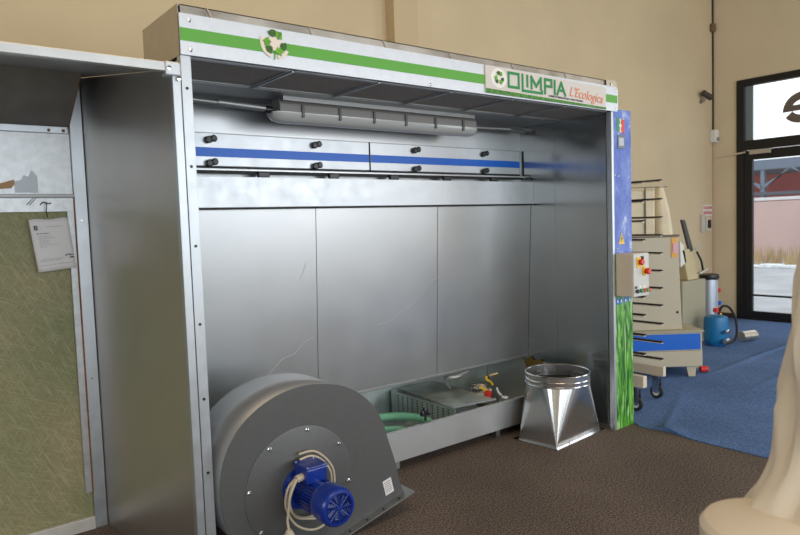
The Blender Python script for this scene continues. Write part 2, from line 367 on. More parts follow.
# ================================================================ BLUE CARPET
cp = bmesh.new(); nx, ny = 110, 150; grid = []
def edge_x(y): return 3.178+.048*(1/(1+math.exp(max(-50, min(50, -(y+.04)/.008)))))+.012*math.sin(y*2.1)+(.035*math.exp(-((y+.28)/.12)**2))
for i in range(nx+1):
    row = []
    for j in range(ny+1):
        y = -3.2+(YB+3.15)*j/ny; x = edge_x(y)+(XW-.03-edge_x(y))*(i/nx)**1.4
        z = .006+.0015*math.sin(x*3+y*2)
        z += .022*math.exp(-((x-3.25)/.09)**2)*math.exp(-((y+.28)/.10)**2)
        z += .012*math.exp(-(((x-3.2)*.42-(y+.25)*1.0)/.035)**2)*(1 if 3.2 < x < 4.4 else 0)*max(0, 1-(x-3.2)/1.2)
        for (y0, sl, xa, xb) in ((-.15, .03, 4.6, 8.2), (.35, .02, 4.8, 8.0), (-1.0, .04, 3.9, 6)):
            if xa < x < xb: z += .016*math.exp(-((y-y0-sl*(x-5)*1.5)/.035)**2)*math.sin(PI*(x-xa)/(xb-xa))
        row.append(cp.verts.new((x, y, z)))
    grid.append(row)
for i in range(nx):
    for j in range(ny): cp.faces.new((grid[i][j], grid[i+1][j], grid[i+1][j+1], grid[i][j+1]))
r = bmesh.ops.extrude_face_region(cp, geom=cp.faces[:]); 
for v in r['geom']:
    if isinstance(v, bmesh.types.BMVert): v.co.z = .001
mb = MB(); mb.bm.free(); mb.bm = cp
tag(mb.build('loose_carpet', BLUEC, smooth=False), 'blue felt carpet laid loose and creased over the brown floor', 'carpet')

# ================================================================ WATER WASH SPRAY BOOTH
B = thing('spray_booth', (1.5, .4, 0), 'large galvanised walk-in spray booth with green striped fascia and open front', 'spray booth')
def part(mb, name, m, parent=B, label=None, **k):
    o = mb.build(name, m, parent, **k)
    if label: o['label'] = label
    return o
YBK = .83
# right side: two sheets with a seam at y .5
rs = MB(); rs.box(W, W+.004, .05, .497, .03, 2.235); part(rs, 'side_panel', GALVM)
rs = MB(); rs.box(W, W+.004, .503, 1.25, .03, 2.235); part(rs, 'side_panel', GALVM)
part(MB().box(W-.0015, W+.003, .496, .504, .03, 2.235), 'seam_strip', GALVM)
part(MB().box(0, .003, .04, 1.25, .03, 2.235), 'side_panel', GALVM)
# front posts with bolt holes
pl_ = part(MB().box(-.012, .032, -.006, .035, .0, 2.234, .002), 'front_post', GALVB)
h = MB()
for z in (2.10, 1.78, 1.45, 1.12, .80, .48): MB().cyl((.010, -.0075, z), (.010, -.005, z), .0065, n=12).build('bolt_hole', BLACKP, pl_)
pr_ = part(MB().box(W-.012, W+.012, -.006, .035, .0, 2.234, .002), 'front_post', GALVB)
# hood box
hd = MB(); hd.box(0, 3.03, 0, .004, 2.40, H); hd.box(-.012, -.008, 0, .445, 2.234, H); hd.box(0, 3.03, 0, .445, H-.004, H); hd.box(0, 3.03, .441, .445, 2.234, H-.004); hd.box(3.03, 3.034, 0, .445, 2.234, H)
part(hd, 'hood', mat('brown_reflecting_sheet', (.50, .47, .43, 1), .33, 1, .1, 6, rvar=.06))
SCR = mat('scratch_light', srgb(190, 176, 160), .5)
for x in (.13, .62, 1.05, 1.5, 2.0, 2.5): lj = MB(); lj.sheet([(x, -.003, 2.402), (x+.006, -.003, 2.402), (x-.012, -.003, 2.438), (x-.018, -.003, 2.438)], .0015); part(lj, 'scratch_mark', SCR)
# fascia plate with stripe
fs = MB(); fs.prism([(-.012, 2.234), (3.03, 2.234), (3.045, 2.249), (3.045, 2.385), (3.03, 2.40), (-.012, 2.40)], -.016, -.008)
fas = part(fs, 'fascia_plate', ALU)
MB().box(-.012, 1.742, -.018, -.0165, 2.290, 2.342).build('green_stripe', GREEN, fas); e = MB(); e.box(2.90, 3.035, -.018, -.0165, 2.290, 2.342); e.build('green_stripe', GREEN, fas)
e = MB()
for x, z in ((.03, 2.375), (.03, 2.255), (2.97, 2.435-.02), (3.02, 2.38), (3.02, 2.25), (1.33, 2.246)):
    MB().lathe([(.009, 0), (.008, -.004), (.003, -.006), (0, -.006)], (x, -.016, z), 'y', 12).build('rivet', STEEL, fas)
e = MB(); e.prism([(2.92, 2.402), (3.035, 2.402), (3.04, 2.425), (3.025, 2.444), (2.92, 2.440)], -.012, -.006); part(e, 'top_trim_glint', mat('trim_glint_tone', (.62, .56, .46, 1), .3, 1, .08, 5))  # strip end; the warm glint on it is put into its colour
# emblem of three folded arrows
def emblem(cx, cz, R, y, parent, pale=True):
    cxm = MB()
    if pale:
        pts = [(cx+R*1.0*math.cos(t), cz+R*1.05*math.sin(t)) for t in [i*PI/14 for i in range(28)]]
        # swoosh ribbon under the arrows
        out = [(cx+R*1.32*math.cos(t), cz-.0+R*1.28*math.sin(t)) for t in [PI*.90+i*PI*.50/12 for i in range(13)]]
        inn = [(cx+R*.96*math.cos(t), cz+R*.98*math.sin(t)) for t in [PI*1.40-i*PI*.50/12 for i in range(13)]]
        s = MB(); s.prism(out+inn, y-.002, y); s.build('emblem_ribbon', EMBW, parent)
        out = [(cx+R*1.34*math.cos(t), cz+R*1.30*math.sin(t)) for t in [PI*1.56+i*PI*.30/8 for i in range(9)]]; inn = [(cx+R*.98*math.cos(t), cz+R*.98*math.sin(t)) for t in [PI*1.86-i*PI*.30/8 for i in range(9)]]
        s = MB(); s.prism(out+inn, y-.002, y); s.build('emblem_ribbon', EMBW, parent)
        s = MB(); s.prism([(cx+R*.62*math.cos(t), cz+R*.62*math.sin(t)) for t in [i*PI/12 for i in range(24)]], y-.0015, y); s.build('emblem_centre', EMBW, parent)
        s = MB(); s.prism([(cx-R*.05, cz-R*.75), (cx+R*.08, cz-R*.75), (cx-R*.05, cz-R*1.35), (cx-R*.12, cz-R*1.33)], y-.0035, y-.002); s.build('emblem_stalk', LEAF, parent)
    for k in range(3):
        a0 = PI/2+.35+k*2*PI/3; y -= .00008
        def q(r, t): return (cx+r*R*math.cos(a0-t), cz+r*R*math.sin(a0-t))
        s = MB(); s.prism([q(1.0, -.30), q(1.08, .10), q(1.0, .42), q(.50, .34), q(.50, -.20)], y-.0045, y-.0015); s.build('emblem_fold', LEAFD, parent)
        s = MB(); s.prism([q(1.0, .46), q(1.0, .86), q(1.16, .90), q(.74, 1.42), q(.34, .84), q(.50, .86), q(.50, .46)], y-.0045, y-.0015); s.build('emblem_arrow', LEAF, parent)
emblem(.416, 2.336, .055, -.019, fas)
# sign board
sg = part(MB().prism([(1.742, 2.243), (2.893, 2.238), (2.893, 2.382), (1.742, 2.397)], -.024, -.017), 'sign_board', SIGNP)
MB().prism([(1.742, 2.243), (2.893, 2.238), (2.893, 2.250), (1.742, 2.268)], -.0255, -.024).build('grass_print', GRASSD, sg)
s = MB(); s.prism([(1.85+.066*math.cos(i*PI/14), 2.334+.056*math.sin(i*PI/14)) for i in range(28)], -.0255, -.024); s.build('pale_roundel', mat('roundel_white', srgb(238, 236, 232), .45), sg)
emblem(1.85, 2.335, .036, -.0262, sg, False)
def strokes(name, polys, m, parent, y=-.0268, d=.0018, wd=.0155):
    s = MB()
    for pl in polys:
        for (a, b) in zip(pl, pl[1:]):
            A = Vector(a); Bv = Vector(b); dd = (Bv-A).normalized(); nn = Vector((-dd.y, dd.x))*wd/2; A2 = A-dd*wd/2; B2 = Bv+dd*wd/2
            y -= .00008; s.prism([tuple(A2-nn), tuple(B2-nn), tuple(B2+nn), tuple(A2+nn)], y, y+d)
    return s.build(name, m, parent)
# squared capitals O L I M P I A; the L foot runs on under the I and M
t, bt = 2.374, 2.294
def X(u): return 1.932+u*1.03
strokes('lettering_olimpia', [
    [(X(0), t), (X(.085), t), (X(.085), bt), (X(0), bt), (X(0), t)],
    [(X(.118), t), (X(.118), bt-.012), (X(.29), bt-.012), (X(.29), bt)],
    [(X(.160), t-.002), (X(.160), bt+.018)],
    [(X(.196), bt+.010), (X(.196), t-.004), (X(.238), bt+.025), (X(.280), t-.004), (X(.280), bt+.010)],
    [(X(.318), bt-.008), (X(.318), t-.004), (X(.378), t-.004), (X(.378), bt+.036), (X(.322), bt+.036)],
    [(X(.408), t-.006), (X(.408), bt-.004)],
    [(X(.432), bt-.004), (X(.470), t-.010), (X(.508), bt-.004)], [(X(.446), bt+.022), (X(.494), bt+.022)]], SIGNG, sg)
text_mesh('lettering_ecologica', "L'Ecologica", .086, front_mtx(2.495, -.0262, 2.292, .055), SIGNO, sg, depth=.001, shear=.30, sx=.93, bold=-.0004)
text_mesh('lettering_tagline', 'CABINE DI VERNICIATURA A VELO D\'ACQUA', .017, front_mtx(2.29, -.0262, 2.268, .015), INKD, sg, depth=.0006, sx=1.0)
# ceiling of the hood: dark filter cassettes and a plain rear sheet
for i, (x0, x1) in enumerate([(.04, .515), (.535, 1.01), (1.03, 1.505), (1.525, 2.005), (2.025, 2.50), (2.52, 2.985)]):
    fr = MB(); fr.box(x0, x1, .02, .05, 2.232, 2.245); fr.box(x0, x1, .425, .445, 2.232, 2.245); fr.box(x0, x0+.012, .05, .425, 2.232, 2.245); fr.box(x1-.012, x1, .05, .425, 2.232, 2.245)
    cf = part(fr, 'ceiling_filter', GALVD); MB().box(x0+.012, x1-.012, .05, .425, 2.238, 2.244).build('filter_media', FILTER, cf)
for x in (.525, 1.02, 1.515, 2.015, 2.51): part(MB().box(x-.006, x+.006, .02, .445, 2.228, 2.236), 'ceiling_rail', GALV)
part(MB().box(.003, W, .447, YBK, 2.230, 2.236), 'ceiling_sheet', GALVD)
part(MB().box(.003, W, YBK, YBK+.004, 1.60, 2.232), 'upper_back_sheet', GALV)
# fold line above the covers
part(MB().box(.003, 2.97, YBK-.004, YBK, 2.048, 2.052), 'upper_fold', GALVD)
# access covers with blue band
def cover(x0, x1, kx, dark=True):
    c = MB(); c.box(x0, x1, YBK-.014, YBK-.004, 1.868, 2.046, .0015); cc = part(c, 'access_cover', GALVB)
    MB().box(x0+.001, x1-.001, YBK-.0155, YBK-.0142, 1.918, 1.968).build('blue_stripe', BLUE, cc)
    for x in kx:
        for z in (2.012, 1.885):
            k = MB(); k.lathe([(.009, 0), (.010, -.004), (.019, -.006), (.021, -.018), (.015, -.024), (0, -.024)], (x-.015, YBK-.014, z-.004), 'y', 10)
            k.lathe([(.009, 0), (.010, -.006), (.018, -.008), (.020, -.022), (.014, -.028), (0, -.028)], (x+.015, YBK-.014, z+.004), 'y', 10)
            k.build('knob', BLACKP, cc, smooth=True)
cover(.02, 1.513, (.44, 1.112)); cover(1.525, 2.965, (1.905, 2.57))
part(MB().box(1.513, 1.525, YBK-.012, YBK-.005, 1.862, 2.048), 'cover_gap', BLACKR); part(MB().box(2.965, 2.969, YBK-.012, YBK-.002, 1.860, 2.050), 'cover_end', BLACKR)
part(MB().box(.02, 2.97, YBK-.012, YBK-.006, 1.856, 1.866), 'cover_gasket', BLACKR)
WM = mat('dried_water_trace', (.66, .68, .70, 1), .6, .6)
for pts_ in ([(.55, .62), (.70, .66), (.80, .74), (.88, .76), (.95, .82), (1.02, .84)], [(1.50, .86), (1.62, .88), (1.70, .93), (1.82, .98), (1.95, 1.10), (2.03, 1.13)], [(.92, 1.20), (.95, 1.24), (.97, 1.30)]):
    m_ = MB(); m_.tube([(x, .797-(z-.44)*.0517-.0035, z) for x, z in pts_], .0022, 6); part(m_, 'water_trace', WM)
# overflow rail and channel
part(MB().box(.003, 2.94, .755, YBK-.004, 1.838, 1.846, .001), 'rail', GALV)
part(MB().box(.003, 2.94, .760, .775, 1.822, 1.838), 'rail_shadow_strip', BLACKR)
for x in (.719, 1.191, 1.658, 2.128, 2.601): part(MB().box(x-.035, x+.035, .735, .765, 1.800, 1.836, .006), 'clip', BLACKP)
ch = MB(); ch.box(.003, W-.001, .700, .704, 1.634, 1.800); ch.box(.003, W-.001, .704, .80, 1.796, 1.800); ch.box(.003, W-.001, .704, .73, 1.634, 1.638)
part(ch, 'water_channel', GALVB, bevel=.001)
part(MB().box(.003, 2.97, .702, .712, 1.622, 1.632), 'channel_lip', BLACKR)
# three curtain panels leaning back slightly to the bottom
for (x0, x1) in ((.004, 1.042), (1.047, 2.018), (2.023, 2.988)):
    part(MB().sheet([(x0, .735, 1.64), (x1, .735, 1.64), (x1, .797, .44), (x0, .797, .44)], -.003), 'curtain_panel', GALV)
for x in (1.0445, 2.0205): part(MB().sheet([(x-.003, .739, 1.64), (x+.003, .739, 1.64), (x+.003, .801, .44), (x-.003, .801, .44)], -.002), 'panel_joint', GALVD)
part(MB().box(.004, 2.988, .79, .815, .425, .442, .002), 'panel_lip', GALVD)
# rear casing and tank
part(MB().box(.003, W, 1.245, 1.25, .06, 1.62), 'rear_casing', GALVW)
tk = MB(); tk.box(.06, W-.006, .441, .445, .062, .25); tk.box(.06, W-.006, .425, .450, .248, .256); tk.box(.06, W-.006, .445, 1.24, .062, .07); tk.box(.06, .064, .445, 1.24, .07, .40); tk.box(W-.012, W-.008, .445, 1.24, .07, .40)
tank = part(tk, 'water_tank', mat('tank_sheet', (.66, .68, .69, 1), .42, .8, .04, 8))
for x in (.5, 1.4, 2.30, 2.85):
    for y in (.50, 1.1): MB().box(x-.02, x+.02, y-.02, y+.02, 0, .062, .002).build('foot', GALVD, tank)
# divider box in the tank with zigzag edge and perforated side
db = MB(); db.box(1.915, 1.919, .50, 1.20, .07, .27); db.box(1.919, 2.30, 1.196, 1.20, .07, .27)
dv = db.build('divider_plate', GALVW, tank)
lid = MB(); lid.sheet([(1.917, .53, .272), (2.27, .47, .272), (2.33, 1.19, .272), (1.985, 1.2, .272)], .003); lid.build('strainer_lid', GALVW, tank)
zz = MB(); n = 26
for i in range(n):
    x = 1.925+.35*i/n; y = .528-.06*i/n; zz.prism([(x, .268), (x+.0135, .268), (x+.007, .284)], y-.004, y+.002)
zz.build('zigzag_edge', GALVB, tank)
pf = MB()
for i in range(11):
    for j in range(9): pf.box(1.9125, 1.915, .56+i*.055, .572+i*.055, .10+j*.018, .108+j*.018)
o = pf.build('perforation', BLACKR, tank)
# fittings on the tank
kb = MB()
for p in ((1.63, .50, .30), (1.655, .505, .315), (1.68, .50, .298)): kb.lathe([(0, -.02), (.014, -.018), (.016, 0), (.010, .016), (0, .018)], p, 'z', 10)
kb.cyl((1.655, .5, .25), (1.655, .5, .31), .008)
kb.build('float_switch', BLACKP, tank, smooth=True)

ST = mat('yellow_stain', srgb(120, 100, 44), .7)
st_ = MB(); st_.prism([(.60, .33), (.66, .30), (.72, .34), (.80, .33), (.83, .39), (.76, .43), (.72, .40), (.66, .42), (.62, .38)], W-.0125, W-.0118, 'x'); part(st_, 'paint_stain', ST)
# -------- strip light under the hood
LM = thing('strip_light', (1.48, .58, 2.1), 'long unlit sealed strip light under the hood of the spray booth', 'strip light')
TUBE = mat('grey_clear_cover', srgb(190, 190, 188), .22, .1)
x0, x1 = .70, 2.255
bod = [(.0, .062), (.045, .062), (.062, .045), (.062, .0), (-.062, .0), (-.062, .045), (-.045, .062)]
MB().prism([(.60+a, 2.145+b) for a, b in bod], x0+.03, x1-.03, 'x').build('housing', mat('housing_grey', srgb(132, 130, 126), .5), LM, bevel=.004)
cv = MB(); N = 12; rings = []
for (x, s) in ((x0, .55), (x0+.02, .85), (x0+.06, 1), (x1-.06, 1), (x1-.02, .85), (x1, .55)):
    rings.append([cv.bm.verts.new((x, .60+.066*s*math.cos(PI+PI*i/N), 2.147+.055*s*math.sin(PI+PI*i/N))) for i in range(N+1)])
for a_, b_ in zip(rings, rings[1:]):
    for i in range(N): cv.bm.faces.new((a_[i], a_[i+1], b_[i+1], b_[i]))
for r_ in (rings[0], rings[-1]): cv.bm.faces.new(r_)
cv.build('lamp_cover', TUBE, LM, smooth=True)
for i in range(6):
    x = x0+.17+i*.245; MB().box(x-.008, x+.008, .528, .540, 2.12, 2.19, .002).build('clip', mat('clip_grey', srgb(90, 90, 90), .4) if i == 0 else bpy.data.materials['clip_grey'], LM)
MB().box(x0+.05, x1-.05, .535, .665, 2.207, 2.23).build('mounting_bar', GALVD, LM)
MB().cyl((x0-.03, .6, 2.16), (x0+.01, .6, 2.16), .02).build('cable_gland', BLACKP, LM)
cd = MB(); cd.cyl((.06, .60, 2.185), (x0-.03, .60, 2.165), .012); cd.cyl((.40, .60, 2.176), (x0-.03, .60, 2.165), .018); cd.build('conduit', GALVD, LM); cd = MB(); cd.cyl((x1, .6, 2.16), (2.62, .6, 2.17), .013)
cd.build('conduit', GALVD, LM)
pv = MB(); pv.tube([(.05, .74, 2.20), (.5, .74, 2.2), (1.0, .7, 2.20), (1.4, .70, 2.20), (2.2, .7, 2.19), (2.93, .74, 2.19)], .018)
part(pv, 'water_pipe', GALVD, smooth=True)

# -------- things in the tank
GH = mat('green_hose', srgb(122, 192, 160), .4, coat=.2)
tag(MB().tube([(.8, 1.0, .15), (1.3, .95, .20), (1.60, .87, .205), (1.74, .76, .20), (1.80, .64, .18), (1.82, .54, .12)], .026).build('water_hose', GH, smooth=True), 'upper of two green hoses lying in the water tank', 'hose', 'green hoses in the tank')
tag(MB().tube([(.8, .75, .15), (1.15, .72, .19), (1.42, .67, .195), (1.56, .60, .18), (1.62, .53, .12)], .024).build('water_hose', GH, smooth=True), 'lower green hose lying nearest the front edge of the tank', 'hose', 'green hoses in the tank')
PM = thing('water_pump', (2.46, .74, .07), 'steel water pump with yellow and red fittings at the right end of the tank', 'pump')
MB().lathe([(0, 0), (.075, 0), (.085, .02), (.085, .16), (.06, .19), (0, .19)], (0, 0, 0), 'z', 24).build('pump_body', mat('pump_steel', (.5, .48, .45, 1), .3, 1), PM, smooth=True)
for o in PM.children:
    o.matrix_parent_inverse = Matrix.Identity(4); o.rotation_euler = (0, -.9, .3); o.location = (.02, -.0, .09)
MB().torus((2.37, .74, .30), .058, .010).build('pump_clamp', STEEL, PM, smooth=True)
MB().tube([(2.20, .86, .30), (2.12, .82, .385), (2.17, .765, .40), (2.26, .77, .408), (2.34, .80, .41)], .012).build('pump_pipe', GALVB, PM, smooth=True)
MB().tube([(2.38, .66, .385), (2.37, .65, .365), (2.40, .64, .345), (2.41, .63, .32)], .009).build('yellow_valve_lever', YELLOW, PM, smooth=True)
MB().tube([(2.27, .62, .34), (2.29, .61, .32), (2.31, .60, .30)], .010).build('yellow_hose_end', YELLOW, PM, smooth=True)
MB().lathe([(0, -.02), (.026, -.018), (.028, .01), (.015, .022), (0, .024)], (2.31, .58, .285), 'z', 14).build('red_cap', RED, PM, smooth=True)
MB().cyl((2.42, .68, .375), (2.50, .67, .385), .013).build('brass_nipple', mat('brass', (.6, .5, .3, 1), .3, 1), PM)
MB().tube([(2.38, .56, .32), (2.375, .54, .29), (2.385, .52, .27)], .008).build('white_pipe', WHITE, PM, smooth=True)
MB().torus((2.385, .49, .262), .018, .007).build('white_ring', WHITE, PM, smooth=True)

# ================================================================ CONTROL CABINET beside the right post
K = thing('control_cabinet', (3.11, .1, 0), 'narrow control cabinet with sky and grass prints at right end of booth', 'cabinet')
MB().box(3.006, 3.216, .004, .30, 0, 2.23, .002).build('casing', GALV, K)
up = MB().box(3.004, 3.218, -.002, .003, 1.25, 2.254, .0008).build('sky_panel', SKYP, K)
lo = MB().box(3.004, 3.218, -.002, .003, .0, 1.248, .0008).build('grass_panel', GRASSP, K)
fl = MB().box(3.06, 3.075, -.004, -.002, 2.07, 2.19).build('flag_sticker', WHITE, up)
bpy.data.objects.remove(fl)
s_ = MB(); s_.prism([(3.045, 2.105), (3.135, 2.09), (3.135, 2.185), (3.045, 2.20)], -.0035, -.002); s_.build('sticker', WHITE, up)
s_ = MB(); s_.prism([(3.045, 2.105), (3.078, 2.10), (3.082, 2.13), (3.070, 2.145), (3.085, 2.16), (3.078, 2.195), (3.045, 2.20)], -.005, -.0035); s_.build('sticker_green_half', mat('sticker_green', srgb(40, 140, 80), .4), up)
s_ = MB(); s_.prism([(3.104, 2.095), (3.135, 2.09), (3.135, 2.185), (3.100, 2.19), (3.094, 2.16), (3.108, 2.145), (3.094, 2.125)], -.005, -.0035); s_.build('sticker_red_half', RED, up)
MB().box(3.052, 3.138, -.006, -.002, 1.985, 2.080, .001).build('rating_plate', mat('plate_silver', srgb(92, 98, 112), .35, .3), up)
MB().box(3.066, 3.124, -.007, -.006, 2.005, 2.060).build('plate_label', mat('plate_label_grey', srgb(190, 196, 204), .5), up)
s_ = MB(); s_.prism([(3.055, 1.318), (3.125, 1.318), (3.090, 1.402)], -.0035, -.002); s_.build('warning_triangle', YELLOW, up)
s_ = MB(); s_.prism([(3.098, 1.385), (3.080, 1.352), (3.090, 1.352), (3.084, 1.328), (3.101, 1.362), (3.091, 1.362)], -.0045, -.0035); s_.build('lightning_mark', BLACKP, up)
s_ = MB()
for x, z in ((3.035, 1.285), (3.19, 1.285), (3.02, 1.80), (3.06, 1.795)): MB().lathe([(.006, 0), (.005, -.003), (0, -.004)], (x, -.002, z), 'y', 8).build('rivet', STEEL, up)
for i, x in enumerate((3.032, 3.076, 3.130, 3.178)):
    s_ = MB(); s_.prism([(x+.019*math.cos(k*PI/9), 1.165-.25+.003*i+.024*math.sin(k*PI/9)) for k in range(18)], -.0035, -.002); d_ = s_.build('blue_sign_disc', BLUE, lo)
    s_ = MB(); s_.prism([(x-.006, .905), (x+.006, .905), (x+.008, .918), (x, .928), (x-.008, .918)], -.0045, -.0035); s_.build('sign_figure', WHITE, lo)
bx = MB().box(3.012, 3.205, -.135, -.003, .955, 1.255, .006).build('switch_box', CREAM, K)
fc = MB().box(3.014, 3.203, -.142, -.1355, .957, 1.253, .002).build('switch_box_front', mat('front_plate_grey', srgb(205, 204, 198), .45), bx if False else K)
def btn(x, z, r, m, dep=.02, base=None, nm='push_button'):
    s_ = MB()
    s_.lathe([(r*.7, 0), (r*.7, -dep*.5), (r, -dep*.55), (r, -dep), (r*.8, -dep*1.15), (0, -dep*1.15)], (x, -.143, z), 'y', 16); s_.build(nm, m, fc, smooth=True)
MB().box(3.048, 3.128, -.146, -.142, 1.155, 1.228, .001).build('switch_plate', YELLOW, fc)
btn(3.085, 1.195, .022, RED, .026, nm='main_switch'); MB().box(3.10, 3.135, -.146, -.142, 1.20, 1.235).build('black_label', BLACKP, fc)
s_ = MB(); s_.lathe([(.032, 0), (.032, -.006), (0, -.006)], (3.145, -.142, 1.128), 'y', 20); s_.build('yellow_stop_disc', YELLOW, fc)
btn(3.150, 1.128, .022, RED, .035, nm='stop_button')
for i, (x, m_) in enumerate(((3.045, BLACKP), (3.095, mat('green_button', srgb(30, 150, 80), .4)), (3.13, RED), (3.165, bpy.data.materials['green_button']), (3.188, RED))): btn(x, .995, .014, m_, .016)
for x in (3.04, 3.09, 3.14): MB().box(x-.014, x+.014, -.1445, -.142, 1.012, 1.030).build('button_label', WHITE if x > 3.05 else BLACKP, fc)

# ================================================================ FAN
FX, FY, FZ, R0 = .444, -.026, .307, .2650
F = thing('centrifugal_fan', (FX, FY, 0), 'grey snail-shaped centrifugal fan standing on the floor in front of the booth', 'fan')
pr = {12: 1.97, 24: 1.97, 36: 1.955, 48: 1.92, 60: 1.87, 72: 1.81, 84: 1.77, 96: 1.74, 108: 1.72, 120: 1.70, 132: 1.675, 144: 1.63, 156: 1.57, 168: 1.51, 180: 1.465, 192: 1.43, 204: 1.40, 216: 1.34, 228: 1.28, 240: 1.22, 252: 1.17, 264: 1.15}
out = []
out.append((.584, -1.167)); 
fb = (2.277, -.767); out.append(fb); out.append((2.19, -.55)); out.append((2.09, -.1))
for a_ in sorted(pr): out.append((pr[a_]*math.cos(math.radians(a_)), pr[a_]*math.sin(math.radians(a_))))
# refine with subdivision between points (Catmull-Rom on the scroll part)
sc_ = out[3:]; P_ = [out[2]]+sc_+[sc_[-1]]; fine = []
for i in range(1, len(P_)-2):
    for k in range(3):
        t_ = k/3; a_, b_, c_, d_ = [Vector(q) for q in P_[i-1:i+3]]
        fine.append(tuple(.5*((2*b_)+(-a_+c_)*t_+(2*a_-5*b_+4*c_-d_)*t_*t_+(-a_+3*b_-3*c_+d_)*t_**3)))
fine.append(sc_[-1]); outline = [out[0], out[1], out[2]]+fine
WP = [(FX+a_*R0, FZ+b_*R0) for a_, b_ in outline]
DEP = .34
c = MB(); n = len(WP)
A_ = [c.bm.verts.new((x, FY+.004, z)) for x, z in WP]; B_ = [c.bm.verts.new((x, FY+DEP-.004, z)) for x, z in WP]
for i in range(n):
    if i == 0: continue      # open outlet
    c.bm.faces.new((A_[i], A_[(i+1) % n], B_[(i+1) % n], B_[i]))
o = c.build('scroll_casing', FANROLL, F, smooth=True)
sd = o.modifiers.new('sol', 'SOLIDIFY'); sd.thickness = .003
def scaled(k): 
    return [(FX+(x-FX)*k, FZ+(z-FZ)*k) for x, z in WP]
MB().prism(scaled(1.006), FY-.001, FY+.003).build('side_plate', FANGREY, F, bevel=.0012)
MB().prism(scaled(1.006), FY+DEP-.003, FY+DEP+.001).build('side_plate', FANROLL, F, bevel=.0012)
# inlet ring cover with bolts
ir = MB(); ir.lathe([(1.07*R0, 0), (1.07*R0, -.003), (1.055*R0, -.0045), (0, -.0045)], (FX, FY-.001, FZ), 'y', 72); ir.build('inlet_cover', FANGREY, F, smooth=True)
for k in range(8):
    a_ = -.16+k*PI/4; x, z = FX+R0*math.cos(a_), FZ+R0*math.sin(a_)
    s_ = MB(); s_.lathe([(.010, 0), (.010, -.003), (.0075, -.004), (.0075, -.010), (.006, -.014), (0, -.015)], (x, FY-.0055, z), 'y', 6); s_.build('bolt', STEEL, F)
# outlet flange
ed = Vector((.973, .231)); md = Vector((.231, -.973))
def fp(e_, m_): v = ed*e_+md*m_; return (FX+v.x*R0, FZ+v.y*R0)
fq = [fp(.36, 1.265), fp(2.20, 1.265), fp(2.20, 1.29), fp(.36, 1.29)]
fl = MB(); fl.prism(fq, FY-.045, FY); fl.prism(fq, FY+DEP, FY+DEP+.04)
fl.prism([fp(2.07, 1.265), fp(2.20, 1.265), fp(2.20, 1.29), fp(2.07, 1.29)], FY, FY+DEP); fl.prism([fp(.36, 1.265), fp(.46, 1.265), fp(.46, 1.29), fp(.36, 1.29)], FY, FY+DEP)
flg = fl.build('outlet_flange', GALVD, F)
hl = MB()
for e_ in (.65, 1.05, 1.45, 1.85):
    x, z = fp(e_, 1.262); MB().cyl((x, FY-.025, z-.001), (x+.001, FY-.025, z+.004), .006, n=10).build('flange_hole', BLACKP, flg)
lb = MB(); q_ = [(1.88, -.66), (2.08, -.61), (2.08, -.30), (1.88, -.35)]
q_ = [(1.84, -.70), (2.04, -.655), (1.97, -.36), (1.77, -.405)]
lbl = MB().prism([(FX+a_*R0, FZ+b_*R0) for a_, b_ in q_], FY-.0025, FY-.0012).build('label', PAPER, F)
ll = MB()
for k in range(6):
    u = .15+k*.13
    def lp(s, u): 
        A0 = Vector(q_[0]).lerp(Vector(q_[1]), s); B0 = Vector(q_[3]).lerp(Vector(q_[2]), s); v = B0.lerp(A0, u); return (FX+v.x*R0, FZ+v.y*R0)
    ll.prism([lp(.12, u), lp(.85, u), lp(.85, u+.03), lp(.12, u+.03)], FY-.0032, FY-.0026)
ll.build('label_print', INK, lbl)
# motor
my = FY+.012
mt = MB(); mt.lathe([(.10, -.01), (.10, -.030), (.075, -.034), (.07, -.036)], (FX, my, FZ), 'y', 40); mt.lathe([(.066, -.02), (.066, -.24)], (FX, my, FZ), 'y', 40)
for k in range(36):
    a_ = 2*PI*k/36
    if 60 < math.degrees(a_) < 120: continue
    ca, sa = math.cos(a_), math.sin(a_); t_ = Vector((-sa, ca))*.0018
    p1 = Vector((ca, sa))*.062; p2 = Vector((ca, sa))*.080
    q2 = [(p1+t_), (p2+t_*.6), (p2-t_*.6), (p1-t_)]; mt.prism([(FX+p.x, FZ+p.y) for p in q2], my-.235, my-.045)
mt.lathe([(.066, -.020), (.078, -.022), (.078, -.045), (.066, -.047)], (FX, my, FZ), 'y', 40)
motor = mt.build('motor', MBLUE, F, smooth=True)
cvv = MB(); cvv.lathe([(.079, -.225), (.0845, -.235), (.087, -.26), (.087, -.315), (.084, -.330), (.076, -.340), (.066, -.342), (.066, -.336)], (FX, my, FZ), 'y', 48)
cvv.build('fan_cover', MBLUE, motor, smooth=True)
gr = MB()
for rr in (.012, .022, .032, .042, .052, .062): gr.torus((FX, my-.339, FZ), rr, .0020, 'y', 40, 6)
for k in range(8):
    a_ = PI*k/4; gr.cyl((FX+.008*math.cos(a_), my-.339, FZ+.008*math.sin(a_)), (FX+.068*math.cos(a_), my-.339, FZ+.068*math.sin(a_)), .0022, n=6)
gr.lathe([(0, -.344), (.010, -.343), (.012, -.336)], (FX, my, FZ), 'y', 16)
gr.build('fan_grille', MBLUE, motor, smooth=True)
MB().lathe([(.066, -.325), (0, -.325)], (FX, my, FZ), 'y', 32).build('grille_backing', MBLUED, motor)
fb_ = MB()
